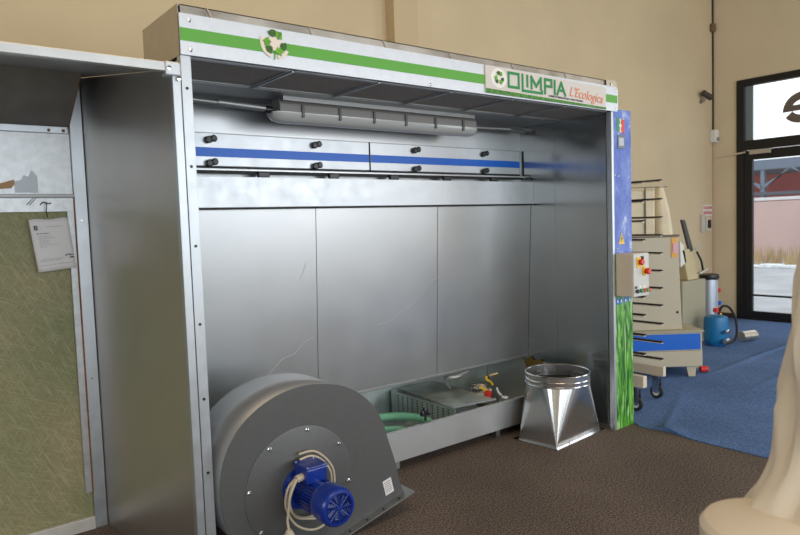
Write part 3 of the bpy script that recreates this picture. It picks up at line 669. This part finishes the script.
for k in range(7):
    a_ = 2*PI*k/7; ca, sa = math.cos(a_), math.sin(a_)
    fb_.sheet([(FX+.015*ca, my-.333, FZ+.015*sa), (FX+.055*ca-.01*sa, my-.333, FZ+.055*sa+.01*ca), (FX+.055*ca+.006*sa, my-.327, FZ+.055*sa-.006*ca), (FX+.015*ca+.006*sa, my-.327, FZ+.015*sa-.006*ca)], .0015)
fb_.build('fan_blade', mat('grey_fan_plastic', srgb(140, 150, 175), .5), motor)
tb = MB().box(FX-.052, FX+.052, my-.165, my-.05, FZ+.062, FZ+.128, .005).build('terminal_box', MBLUE, motor)
MB().box(FX-.056, FX+.056, my-.169, my-.046, FZ+.129, FZ+.139, .003).build('box_lid', MBLUE, tb if False else motor)
s_ = MB()
for sx_, sy_ in ((-.046, -.158), (.046, -.158), (-.046, -.057), (.046, -.057)): MB().cyl((FX+sx_, my+sy_, FZ+.139), (FX+sx_, my+sy_, FZ+.143), .004, n=8).build('lid_screw', STEEL, motor)
MB().cyl((FX-.052, my-.125, FZ+.092), (FX-.085, my-.125, FZ+.088), .017, n=8).build('cable_gland', CABLE, motor)
MB().box(FX-.071, FX-.064, my-.20, my-.13, FZ-.035, FZ+.0, .001).build('rating_plate', mat('plate_tan', srgb(150, 130, 90), .4, .5), motor)
# coiled cable with plug
Y1 = my-.11
cb = MB()
cb.tube([(FX-.08, Y1-.015, FZ+.09), (FX-.105, Y1-.01, FZ+.06), (FX-.115, Y1, FZ-.0), (FX-.105, Y1+.0, FZ-.06), (FX-.06, Y1+.02, FZ-.105), (FX, Y1+.03, FZ-.125), (FX+.06, Y1+.03, FZ-.115), (FX+.11, Y1+.03, FZ-.06), (FX+.13, Y1+.04, FZ), (FX+.125, Y1+.04, FZ+.06), (FX+.09, Y1+.05, FZ+.115), (FX+.04, Y1+.06, FZ+.145), (FX-.02, Y1+.065, FZ+.140)], .0055, 8)
cb.tube([(FX-.082, Y1-.0, FZ+.085), (FX-.12, Y1-.0, FZ+.05), (FX-.13, Y1+.01, FZ-.03), (FX-.10, Y1-.005, FZ-.11), (FX-.05, Y1-.02, FZ-.15), (FX+.01, Y1-.02, FZ-.165), (FX+.07, Y1-.01, FZ-.15), (FX+.12, Y1+.02, FZ-.10)], .0055, 8)
cb.tube([(FX+.12, Y1+.02, FZ-.10), (FX+.145, Y1+.04, FZ-.03), (FX+.15, Y1+.05, FZ+.05), (FX+.12, Y1+.06, FZ+.11), (FX+.06, Y1+.07, FZ+.16), (FX-.02, Y1+.07, FZ+.165)], .0055, 8)
cb.tube([(FX-.115, Y1+.02, FZ+.04), (FX-.11, Y1+.02, FZ-.04), (FX-.08, Y1+.01, FZ-.095), (FX-.02, Y1+.01, FZ-.12), (FX+.05, Y1+.02, FZ-.135), (FX+.09, Y1+.03, FZ-.09)], .0055, 8)
cb.tube([(FX-.085, Y1-.02, FZ+.09), (FX-.125, Y1-.03, FZ+.03), (FX-.14, Y1-.03, FZ-.05), (FX-.145, Y1-.03, FZ-.08), (FX-.145, Y1-.04, FZ-.118)], .006, 8)
cbo = cb.build('power_cable', CABLE, F, smooth=True)
pg = MB(); pg.lathe([(0, .0), (.012, 0), (.022, -.02), (.028, -.035), (.028, -.07), (.022, -.078), (0, -.078)], (FX-.145, Y1-.04, FZ-.115), 'z', 16); pg.build('plug', CABLE, cbo, smooth=True)

# ================================================================ HOPPER
HP = thing('sheet_metal_hopper', (2.66, .22, 0), 'galvanised square-to-round duct hopper on the floor by the booth', 'duct hopper')
rot = Matrix.Translation((2.648, .218, 0)) @ Matrix.Rotation(math.radians(5), 4, 'Z')
hx, hy, hh = .272, .152, .378; rc = .216; cxh = -.018
hb = MB(); bot = []; top = []; N = 48
corners = [(hx, hy), (-hx, hy), (-hx, -hy), (hx, -hy)]
tp = [hb.bm.verts.new(rot @ Vector((cxh+rc*math.cos(2*PI*i/N), rc*math.sin(2*PI*i/N), hh))) for i in range(N)]
bt_ = [hb.bm.verts.new(rot @ Vector((x, y, .006))) for x, y in corners]
for q in range(4):
    i0 = q*N//4
    for k in range(N//4): hb.bm.faces.new((bt_[q], tp[(i0+k) % N], tp[(i0+k+1) % N]))
    hb.bm.faces.new((bt_[q-1], bt_[q], tp[i0]))
tp2 = [hb.bm.verts.new(rot @ Vector((cxh+rc*math.cos(2*PI*i/N), rc*math.sin(2*PI*i/N), hh+.075))) for i in range(N)]
for i in range(N): hb.bm.faces.new((tp[i], tp[(i+1) % N], tp2[(i+1) % N], tp2[i]))
o = hb.build('hopper_body', HOPPER, HP); o.modifiers.new('s', 'SOLIDIFY').thickness = .002
for z in (hh+.004, hh+.034, hh+.075):
    c_ = rot @ Vector((cxh, 0, z)); MB().torus(tuple(c_), rc+.003, .0055, 'z', 56, 8).build('ring_bead', STEEL, HP, smooth=True)
fl = MB()
for (x0_, x1_, y0_, y1_) in ((-hx-.03, hx+.03, -hy-.03, -hy), (-hx-.03, hx+.03, hy, hy+.03), (-hx-.03, -hx, -hy, hy), (hx, hx+.03, -hy, hy)): fl.box(x0_, x1_, y0_, y1_, .001, .005, 0, rot)
hf = fl.build('base_flange', STEEL, HP)
rv = MB()
for k in range(5):
    p = rot @ Vector((hx+.015, -hy+.03+k*.065, .005)); MB().cyl(p, p+Vector((0, 0, .0008)), .003, n=8).build('flange_hole', BLACKP, hf)
sm = MB(); p1 = rot @ Vector((-.12, -hy-.002, .006)); p2 = rot @ Vector((-.12+.02, -hy*.9-.016, hh)); sm.cyl(p1, p2, .0035, n=8); sm.build('seam', GALVB, HP)

# ================================================================ LEFT DRY FILTER BOOTH
D = thing('filter_booth', (-.9, .4, 0), 'smaller galvanised dry filter booth with fibre mat at the far left', 'filter booth')
XF = -2.6
RUST = mat('rust_edge', srgb(140, 92, 52), .8, .2, .3, 30)
DSIDE = mat('grey_brown_side_sheet', (.58, .565, .55, 1), .36, .93, .02, 7)
part(MB().sheet([(-.055, -.06, 0), (-.19, .955, 0), (-.19, .955, 2.30), (-.055, -.06, 2.16)], .003), 'side_panel', DSIDE, D)
part(MB().sheet([(XF, -.06, 0), (XF, .955, 0), (XF, .955, 2.30), (XF, -.06, 2.16)], .003), 'side_panel', DSIDE, D)
part(MB().sheet([(XF, -.05, 2.162), (-.056, -.05, 2.162), (-.19, .955, 2.302), (XF, .955, 2.302)], .003), 'ceiling_panel', GALVD, D)
part(MB().box(-.073, -.040, -.072, -.035, 0, 2.15, .002), 'front_post', GALVB, D)
part(MB().box(XF, XF+.035, -.072, -.035, 0, 2.15, .002), 'front_post', GALVB, D)
part(MB().box(XF, -.100, -.075, -.045, 2.145, 2.181, .002), 'front_lintel', mat('lintel_sheet', (.5, .5, .49, 1), .36, 1, .06, 10), D)
cb_ = part(MB().box(-.102, -.040, -.082, -.030, 2.128, 2.184, .006), 'corner_bracket', GALVB, D)
MB().lathe([(.010, 0), (.009, -.004), (0, -.005)], (-.088, -.082, 2.156), 'y', 12).build('screw', STEEL, cb_); s_ = MB(); s_.lathe([(.009, 0), (.008, -.004), (0, -.005)], (-.052, -.082, 2.118), 'y', 12); s_.build('screw', STEEL, cb_)
part(MB().box(-.245, -.187, .905, .955, 0, 2.295, .002), 'inner_post', GALVB, D)
part(MB().box(XF, -.245, .935, .939, 2.03, 2.298), 'hood_back_blocker', GALVD, D)  # hidden panel added to keep the warm wall out of the side reflection
nh = MB()
for z in (1.585, .78): part(MB().lathe([(.006, 0), (.005, -.004), (0, -.004)], (-.218, .905, z), 'y', 10), 'screw', STEEL, D)
# sloping deflector under the hood
part(MB().sheet([(XF+.01, .57, 2.272), (-.25, .57, 2.272), (-.25, .915, 2.045), (XF+.01, .915, 2.045)], .004), 'deflector', mat('deflector_dull', (.30, .29, .275, 1), .48, .8, .12, 9), D)
part(MB().box(XF+.01, -.245, .56, .572, 2.262, 2.278, .002), 'deflector_edge', GALV, D)
part(MB().sheet([(-.250, .57, 2.272), (-.246, .57, 2.272), (-.246, .915, 2.045), (-.250, .915, 2.045)], .006), 'rust_edge', RUST, D)
part(MB().box(XF+.01, -.255, .905, .93, 2.014, 2.047, .002), 'upper_channel', GALVB, D)
hr = MB(); 
for x in (-.34, -.275): part(MB().lathe([(.008, 0), (.007, -.005), (0, -.006)], (x, .905, 2.028), 'y', 10), 'bolt', RUST, D)
GP = mat('streaked_grey_panel', (.55, .56, .57, 1), .45, .7, .1, 30)
part(MB().box(XF+.01, -.247, .925, .932, 1.71, 2.016), 'upper_panel', GP, D)
RM = mat('residue_pale', srgb(206, 214, 220), .6); RT = mat('residue_tan', srgb(176, 140, 100), .7)
rm = MB(); rm.prism([(-.50, 1.725), (-.50, 1.78), (-.47, 1.785), (-.46, 1.81), (-.44, 1.80), (-.425, 1.835), (-.40, 1.80), (-.40, 1.725)], .9235, .925); part(rm, 'paint_residue', RM, D)
rm = MB(); rm.prism([(-.62, 1.738), (-.62, 1.748), (-.50, 1.788), (-.50, 1.765), (-.515, 1.745)], .9235, .925); part(rm, 'tan_residue', RT, D)
part(MB().box(XF+.01, -.248, .885, .93, 1.700, 1.716, .002), 'ledge', mat('ledge_grey', (.35, .35, .35, 1), .5, .8), D)
part(MB().box(XF+.01, -.250, .912, .93, 1.632, 1.700), 'ledge_face', GP, D)
part(MB().box(XF+.01, -.246, .935, .955, .02, 1.632), 'fibre_filter', OLIVE, D)
part(MB().box(-.280, -.248, .915, .93, .19, 1.632, .001), 'edge_strip', GP, D)
part(MB().box(-.2490, -.2440, .9035, .93, .19, 1.70), 'rust_strip', RUST, D)
part(MB().box(XF+.01, -.246, .90, .93, 0, .065, .002), 'bottom_rail', mat('pale_rail', (.75, .72, .68, 1), .5, .5, .1, 10), D)
hk = MB(); hk.tube([(-.375, .912, 1.675), (-.375, .895, 1.672), (-.375, .89, 1.655), (-.378, .893, 1.63), (-.372, .90, 1.605)], .0025, 6); hk.tube([(-.40, .908, 1.665), (-.385, .90, 1.678), (-.36, .90, 1.670), (-.352, .908, 1.675)], .0025, 6); part(hk, 'wire_hook', BLACKP, D)
ml = MB()
for x in (-.46, -.448): part(MB().sheet([(x, .9112, 1.665), (x+.005, .9112, 1.665), (x+.035, .9112, 1.697), (x+.03, .9112, 1.697)], .0008), 'pencil_mark', INKD, D)
# notice sheet
pp = bmesh.new(); q = [(-.457, 1.593), (-.282, 1.600), (-.258, 1.352), (-.428, 1.338)]; nu, nv = 8, 10; g = []
for i in range(nu+1):
    row = []
    for j in range(nv+1):
        u, v = i/nu, j/nv; a_ = Vector(q[0]).lerp(Vector(q[1]), u); b_ = Vector(q[3]).lerp(Vector(q[2]), u); p = a_.lerp(b_, v)
        row.append(pp.verts.new((p.x, .896-.006*math.sin(u*PI)*v+.004*math.sin(u*7+v*3)*v, p.y+(.003*math.sin(u*9) if j == 0 else 0))))
    g.append(row)
for i in range(nu):
    for j in range(nv): pp.faces.new((g[i][j], g[i+1][j], g[i+1][j+1], g[i][j+1]))
mb = MB(); mb.bm.free(); mb.bm = pp; ps = mb.build('notice_sheet', PAPER, smooth=True); ps.modifiers.new('s', 'SOLIDIFY').thickness = .0005
tag(ps, 'creased white printed sheet hanging from a wire hook on the filter booth', 'paper')
def sp(u, v): a_ = Vector(q[0]).lerp(Vector(q[1]), u); b_ = Vector(q[3]).lerp(Vector(q[2]), u); return a_.lerp(b_, v)
pk = MB(); rnd = random.Random(3)
for (v, u0, u1, h_) in ((.15, .40, .80, .006), (.27, .12, .45, .012), (.33, .16, .50, .005), (.37, .16, .58, .005), (.41, .16, .42, .005), (.45, .16, .40, .005), (.49, .16, .62, .005), (.53, .16, .34, .005), (.77, .10, .70, .005), (.80, .10, .62, .005), (.88, .08, .92, .005)):
    u = u0
    while u < u1:
        du = .02+rnd.random()*.07; a_, b_, c_, d_ = sp(u, v), sp(min(u+du, u1), v), sp(min(u+du, u1), v+h_), sp(u, v+h_)
        pk.prism([tuple(a_), tuple(b_), tuple(c_), tuple(d_)], .8855, .8875); u += du+.015
pk.build('printed_text', INK, ps)
pk = MB()
for (u0, v0, u1, v1) in ((.09, .12, .17, .135), (.09, .12, .11, .20), (.15, .14, .17, .20), (.09, .19, .17, .205), (.12, .15, .14, .17), (.76, .71, .90, .72), (.76, .71, .78, .75), (.84, .73, .97, .74), (.86, .77, .97, .79)):
    pk.prism([tuple(sp(u0, v0)), tuple(sp(u1, v0)), tuple(sp(u1, v1)), tuple(sp(u0, v1))], .885, .8875)
pk.build('printed_mark', INKD, ps)

# ================================================================ DRYING RACK TROLLEY
RK = thing('drying_rack', (3.7, .6, 0), 'wheeled drying rack with two columns of horizontal arms behind control cabinet', 'drying rack')
ARMB = mat('arm_cream', srgb(226, 212, 188), .5)
def armset(x, y_tip, levels, ln):
    for z in levels:
        a_ = MB(); a_.box(x-.014, x+.014, y_tip+.003, y_tip+ln, z-.012, z-.005, .001); ao = a_.build('arm', ARMB, RK)
        MB().box(x-.0145, x+.0145, y_tip, y_tip+ln, z-.005, z+.007, .001).build('rubber_strip', BLACKR, ao)
armset(3.501, .075, [1.754, 1.612, 1.463, 1.32, 1.176, 1.032, .888, .75, .597, .45], .58)
armset(3.927, .18, [1.781, 1.632, 1.486, 1.342, 1.197, 1.055, .913, .772, .622, .471, .331], .48)
for x in (3.501, 3.927):
    MB().box(x-.02, x+.02, .64, .68, .20, 1.82, .003).build('upright', ARMB, RK)
MB().box(3.47, 3.501+.02, .075, .70, .19, .28, .004).build('base_beam', ARMB, RK)
MB().box(3.907, 3.947, .165, .70, .19, .27, .004).build('base_beam', ARMB, RK)
MB().box(3.47, 3.95, .64, .68, .15, .19, .004).build('cross_beam', ARMB, RK)
for x, y in ((3.49, .15), (3.925, .235), (3.49, .65), (3.925, .65)):
    c_ = MB(); c_.box(x-.03, x+.03, y-.03, y+.03, .175, .19); c_.box(x-.022, x-.018, y-.03, y+.03, .05, .178, .001); c_.box(x+.018, x+.022, y-.03, y+.03, .05, .178, .001); c_.cyl((x-.024, y, .055), (x+.024, y, .055), .008, n=10)
    co = c_.build('caster', STEEL, RK)
    wv = MB(); wv.lathe([(.02, -.016), (.045, -.016), (.055, -.010), (.055, .010), (.045, .016), (.02, .016)], (x, y, .055), 'x', 24); wv.build('wheel', BLACKR, co, smooth=True)
    MB().cyl((x-.0165, y, .055), (x+.0165, y, .055), .032).build('wheel_hub', WHITE, co)

# ================================================================ DUST COLLECTOR
DU = Vector((.786, -.618)); DD = Vector((.618, .786)); DO = Vector((4.87, .335))
def du(u, d_): v = DO+DU*u+DD*d_; return (v.x, v.y)
DC = thing('dust_collector', (4.7, .9, 0), 'big beige extraction machine with blue band and cloth bag on top', 'machine')
def slab(u0, u1, d0, d1, z0, z1, tu0=None, tu1=None):
    tu0 = u0 if tu0 is None else tu0; tu1 = u1 if tu1 is None else tu1
    m_ = MB(); A = [m_.bm.verts.new((*du(u, d_), z0)) for u, d_ in ((u0, d0), (u1, d0), (u1, d1), (u0, d1))]; Bq = [m_.bm.verts.new((*du(u, d_), z1)) for u, d_ in ((tu0, d0), (tu1, d0), (tu1, d1), (tu0, d1))]
    for i in range(4): m_.bm.faces.new((A[i], A[(i+1) % 4], Bq[(i+1) % 4], Bq[i]))
    m_.bm.faces.new(A[::-1]); m_.bm.faces.new(Bq); return m_
slab(-.78, 0, 0, .55, .10, .245).build('base', BEIGE, DC, bevel=.004)
slab(-.78, -.003, .003, .55, .246, .415).build('base', BEIGE, DC, bevel=.004)
slab(-.78, -.02, -.004, .002, .258, .405).build('blue_band', BLUE, DC)
slab(-.78, .01, -.008, .56, .416, .438).build('base_top', BEIGED, DC, bevel=.003)
slab(-.76, -.165, .05, .45, .438, 1.300, -.76, -.200).build('body', BEIGE, DC, bevel=.006)
slab(-.77, -.190, .04, .46, 1.300, 1.318).build('top_edge', mat('dark_top_edge', srgb(112, 100, 82), .6), DC)
for u in (-.72, -.10):
    for d_ in (.03, .50): slab(u-.015, u+.045, d_, d_+.03, 0, .10, u-.04, u+.055).build('foot', BEIGE, DC)
slab(-.262, -.212, .044, .0495, 1.11, 1.29).build('orange_sticker', mat('sticker_orange', srgb(236, 170, 50), .4), DC)
slab(-.250, -.205, .038, .0435, 1.15, 1.24).build('pink_sticker', mat('sticker_pink', srgb(226, 170, 190), .4), DC)
MB().cyl((*du(-.21, .048), .60), (*du(-.21, .06), .60), .012).build('grommet', BLACKR, DC)
slab(-.77, -.385, .10, .42, 1.318, 1.735).build('filter_bag', CLOTHB, DC, bevel=.02)
bg = MB(); rings = []; N = 32
for k in range(11):
    t_ = k/10; z = 1.318+t_*.455; hw = .098*(1-t_)+.028*t_+.012*math.sin(PI*t_); cu_ = -.295-.012*t_
    rings.append([bg.bm.verts.new((*du(cu_+hw*(1+.05*math.sin(5*2*PI*i/N))*math.cos(2*PI*i/N), .20+hw*1.3*(1+.05*math.sin(5*2*PI*i/N))*math.sin(2*PI*i/N)), z)) for i in range(N)])
for A, Bq in zip(rings, rings[1:]):
    for i in range(N): bg.bm.faces.new((A[i], A[(i+1) % N], Bq[(i+1) % N], Bq[i]))
bg.bm.faces.new(rings[-1]); bg.build('filter_bag', CLOTHB, DC, smooth=True)
slab(-.488, -.478, .085, .095, 1.318, 1.755).build('bag_rod', mat('rod_dark', srgb(90, 82, 72), .5), DC)
slab(-.77, -.28, .083, .091, 1.755, 1.763).build('bag_rail', mat('rail_dark', srgb(110, 102, 90), .5), DC)
slab(.0, .035, .15, .40, .05, .33).build('side_fitting', BEIGED, DC, bevel=.004)

# ================================================================ SMALL PANEL MACHINE, TANK, CYLINDER
PMN = thing('grinding_machine', (6.25, 1.3, 0), 'beige cabinet machine with curved duct and tilted dark cover behind extraction machine', 'machine')
MB().box(6.10, 6.62, 1.2, 1.5, .14, .735, .006).build('cabinet', BEIGED, PMN)
MB().box(6.08, 6.64, 1.18, 1.52, 0, .14, .006).build('plinth', BEIGE, PMN)
dc = MB(); pts = [(6.16, 1.10), (6.36, 1.10), (6.43, 1.02), (6.49, .88), (6.52, .736), (6.30, .736), (6.24, .90)]
dc.prism(pts, 1.24, 1.46); dc.build('curved_duct', mat('duct_cream', srgb(206, 192, 150), .45), PMN, bevel=.01)
MB().prism([(6.17, 1.44), (6.24, 1.44), (6.42, 1.09), (6.34, 1.07)], 1.24, 1.27).build('tilted_cover', mat('cover_dark', srgb(84, 84, 86), .4, .3), PMN, bevel=.006)
MB().sheet([(6.34, 1.20, 1.07), (6.46, 1.16, 1.12), (6.60, 1.26, 1.10), (6.44, 1.30, 1.06)], .012).build('tray', GALV, PMN)
MB().sheet([(6.50, 1.20, .80), (6.60, 1.16, .85), (6.72, 1.26, .83), (6.6, 1.30, .79)], .012).build('tray', GALV, PMN)
MB().sheet([(6.12, 1.26, 1.2), (6.2, 1.26, 1.15), (6.26, 1.26, .95), (6.14, 1.26, .90)], -.02).build('white_flap', WHITE, PMN)
MB().tube([(6.46, 1.22, 1.06), (6.52, 1.2, .95), (6.56, 1.2, .84)], .012).build('handle', BLACKP, PMN)
CY = thing('extraction_drum', (7.02, 1.36, 0), 'tall light grey cylinder with black lid behind the blue tank', 'cylinder')
cx_, cy_ = 7.02, 1.36
MB().lathe([(0, .02), (.10, .02), (.10, .70), (.09, .70)], (cx_, cy_, 0), 'z', 32).build('drum', mat('drum_silver', (.6, .66, .75, 1), .35, .7), CY, smooth=True)
MB().lathe([(.112, .69), (.120, .72), (.112, .75), (.07, .76), (0, .762)], (cx_, cy_, 0), 'z', 32).build('lid', BLACKP, CY, smooth=True)
MB().lathe([(0, 0), (.11, 0), (.11, .03), (.10, .04)], (cx_, cy_, 0), 'z', 32).build('base_ring', BLACKP, CY)
for x, z, m_ in ((cx_+.08, .52, RED), (cx_+.10, .36, BLUE), (cx_+.09, .28, RED), (cx_+.10, .21, YELLOW)): MB().box(x, x+.05, cy_-.09, cy_-.03, z, z+.05, .01).build('coloured_fitting', m_, CY)
tx, ty = 6.42, .98
TK = thing('pressure_tank', (tx, ty, 0), 'light blue pressure tank with black hose beside the beige machine', 'tank')
CYB = mat('cyan_blue_enamel', srgb(30, 120, 178), .35)
MB().lathe([(0, .0), (.09, .0), (.125, .04), (.13, .08), (.13, .28), (.12, .325), (.06, .345), (0, .35)], (tx, ty, 0), 'z', 32).build('tank_body', CYB, TK, smooth=True)
MB().tube([(tx+.02, ty-.02, .35), (tx+.05, ty-.05, .44), (tx+.12, ty-.10, .42), (tx+.18, ty-.14, .28), (tx+.16, ty-.16, .12), (tx+.06, ty-.17, .05), (tx-.05, ty-.15, .04)], .014).build('black_hose', BLACKR, TK, smooth=True)
MB().cyl((tx, ty, .34), (tx, ty, .42), .013).build('valve', STEEL, TK); MB().lathe([(0, .38), (.03, .385), (.03, .43), (0, .435)], (tx-.06, ty-.03, 0), 'z', 12).build('red_knob', RED, TK)
MB().cyl((tx-.10, ty-.16, .17), (tx+.03, ty-.13, .17), .018).build('nozzle', STEEL, TK); MB().cyl((tx-.12, ty-.16, .07), (tx+.0, ty-.14, .07), .024).build('nozzle', GALV, TK)
tag(MB().cyl((6.78, .86, .062), (6.98, .80, .062), .058).build('short_pipe', mat('pipe_tan', (.6, .55, .48, 1), .35, .9), bevel=.004), 'short metal pipe end beside the blue pressure tank', 'pipe')
tag(MB().cyl((5.02, .44, .03), (5.08, .395, .03), .028).build('red_plug', RED, bevel=.006), 'red round plug lying on blue carpet beside the machine foot', 'plug')
for o in (DC, RK, PMN, CY, TK, bpy.data.objects['short_pipe'], bpy.data.objects['red_plug']): o.location.z += .010

# ================================================================ SMALL THINGS ON THE WALLS
CM = thing('security_camera', (8.20, YB, 3.13), 'small dark bullet security camera on the back wall near corner', 'camera')
MB().cyl((8.20, YB, 3.08), (8.20, YB-.015, 3.08), .03).build('mount', GALVD, CM); MB().tube([(8.20, YB-.015, 3.08), (8.20, YB-.05, 3.08), (8.19, YB-.08, 3.11), (8.19, YB-.08, 3.14)], .010).build('arm', GALVD, CM)
MB().cyl((8.13, YB-.07, 3.19), (8.27, YB-.12, 3.12), .042, .042).build('camera_body', mat('camera_dark', srgb(62, 56, 48), .4), CM, bevel=.006)
dt = thing('motion_detector', (8.50, YB-.05, 2.60), 'small white motion detector high in the room corner', 'detector')
MB().box(8.44, 8.545, YB-.10, YB, 2.52, 2.70, .015).build('housing', WHITE, dt); MB().box(8.455, 8.53, YB-.106, YB-.098, 2.54, 2.59, .004).build('lens', GALVD, dt)
tag(MB().box(8.46, 8.55, YB-.06, YB, 4.08, 4.20, .02).build('junction_box', mat('junction_tan', srgb(120, 96, 66), .6)), 'small tan junction box in the upper corner of the wall', 'junction box')
tag(MB().tube([(8.535, YB-.01, ZC), (8.535, YB-.012, 4.2), (8.54, YB-.01, 3.2), (8.535, YB-.012, 2.7)], .012).build('corner_cable', mat('cable_dark', srgb(60, 50, 38), .6)), 'dark cable running down the upper corner of the room', 'cable')
tag(MB().tube([(8.535, YB-.01, 2.52), (8.54, YB-.008, 1.9), (8.535, YB-.01, .1)], .009).build('corner_cable', mat('cable_pinkish', srgb(200, 170, 150), .6)), 'thin pale cable below the motion detector in the corner', 'cable')
tag(MB().tube([(XW-.01, YB-.03, 2.30), (XW-.012, 1.9, 2.315), (XW-.03, 1.66, 2.335), (XW-.05, 1.60, 2.34)], .012).build('door_cable', CREAM), 'pale cable running from the corner to the door frame', 'cable')
ws = thing('wall_notice', (8.41, YB-.01, 1.55), 'small white notice with two red lines on the back wall', 'sign')
MB().box(8.240, 8.515, YB-.008, YB-.001, 1.475, 1.635).build('notice_plate', WHITE, ws)
text_mesh('notice_line', 'CALDAIA', .058, front_mtx(8.258, YB-.0095, 1.575), RED, ws, depth=.001, bold=.001)
text_mesh('notice_line', 'INTERNA', .058, front_mtx(8.258, YB-.0095, 1.500), RED, ws, depth=.001, bold=.001)
st = thing('wall_socket', (8.25, YB-.02, 1.36), 'grey wall switch unit with a black socket below the notice', 'switch')
MB().box(8.17, 8.26, YB-.035, YB, 1.25, 1.50, .006).build('switch_unit', mat('switch_grey', srgb(205, 200, 192), .5), st); MB().box(8.27, 8.39, YB-.05, YB, 1.26, 1.46, .01).build('socket_unit', mat('socket_pale', srgb(214, 206, 194), .5), st)
MB().box(8.295, 8.365, YB-.075, YB-.05, 1.30, 1.42, .015).build('black_plug', BLACKP, st)

# ================================================================ FOREGROUND FILTER BAG ON A DRUM (right edge)
SACK = mat('beige_sack_cloth', srgb(234, 222, 204), .85, 0, .04, 6, .15, 10)
def camp(px, py, t_): return Vector((-1.038, -2.716, 1.515))+t_*(CF+CR*(px-400)/664.2-CU*(py-267.5)/664.2)
BD = thing('bag_filter_unit', tuple(camp(790, 560, 1.55)), 'beige cloth filter bag slumped over a pale round lid in right foreground', 'filter bag')
c0 = camp(772, 527, 1.5); BD.location = (c0.x, c0.y, 0)
lid_ = MB(); lid_.lathe([(0, .02), (.11, .018), (.140, .008), (.150, -.006), (.150, -.035), (.143, -.045), (.14, -.07)], (c0.x, c0.y, c0.z), 'z', 56)
lid_.build('round_lid', mat('lid_cream', srgb(238, 224, 206), .6), BD, smooth=True)
MB().lathe([(.138, c0.z-.07), (.138, .02), (0, .02)], (c0.x, c0.y, 0), 'z', 48).build('drum', mat('drum_cream', srgb(190, 178, 160), .6), BD, smooth=True)
# sack: stacked cross-sections leaning to the right
prof = [(744, 560, 0), (752, 535, 0), (765, 505, 0), (785, 480, 0), (793, 455, 0), (793, 423, 0), (796, 400, 0), (801, 380, 0), (801, 360, 0), (803, 330, 0), (809, 300, 0), (815, 270, 0), (822, 230, 0)]
sk = bmesh.new(); rings = []; N = 64
for k, (px, py, _) in enumerate(prof):
    e = camp(px-6, py, 1.56); rad = .175-.006*k+(.02*math.sin(k*1.3)); ctr = e+CR*rad; ring = []
    for i in range(N):
        a_ = 2*PI*i/N; w_ = 1+.07*math.sin(5*a_+k*.85)+.05*math.sin(9*a_-k*1.0)+.03*math.sin(16*a_+k*.7)
        ring.append(sk.verts.new((ctr.x+rad*w_*math.cos(a_), ctr.y+rad*w_*math.sin(a_), e.z)))
    rings.append(ring)
for A, Bq in zip(rings, rings[1:]):
    for i in range(N): sk.faces.new((A[i], A[(i+1) % N], Bq[(i+1) % N], Bq[i]))
sk.faces.new(rings[0][::-1]); sk.faces.new(rings[-1]); mb = MB(); mb.bm.free(); mb.bm = sk
so = mb.build('cloth_bag', SACK, BD, smooth=True); ss = so.modifiers.new('sub', 'SUBSURF'); ss.levels = 1; ss.render_levels = 2
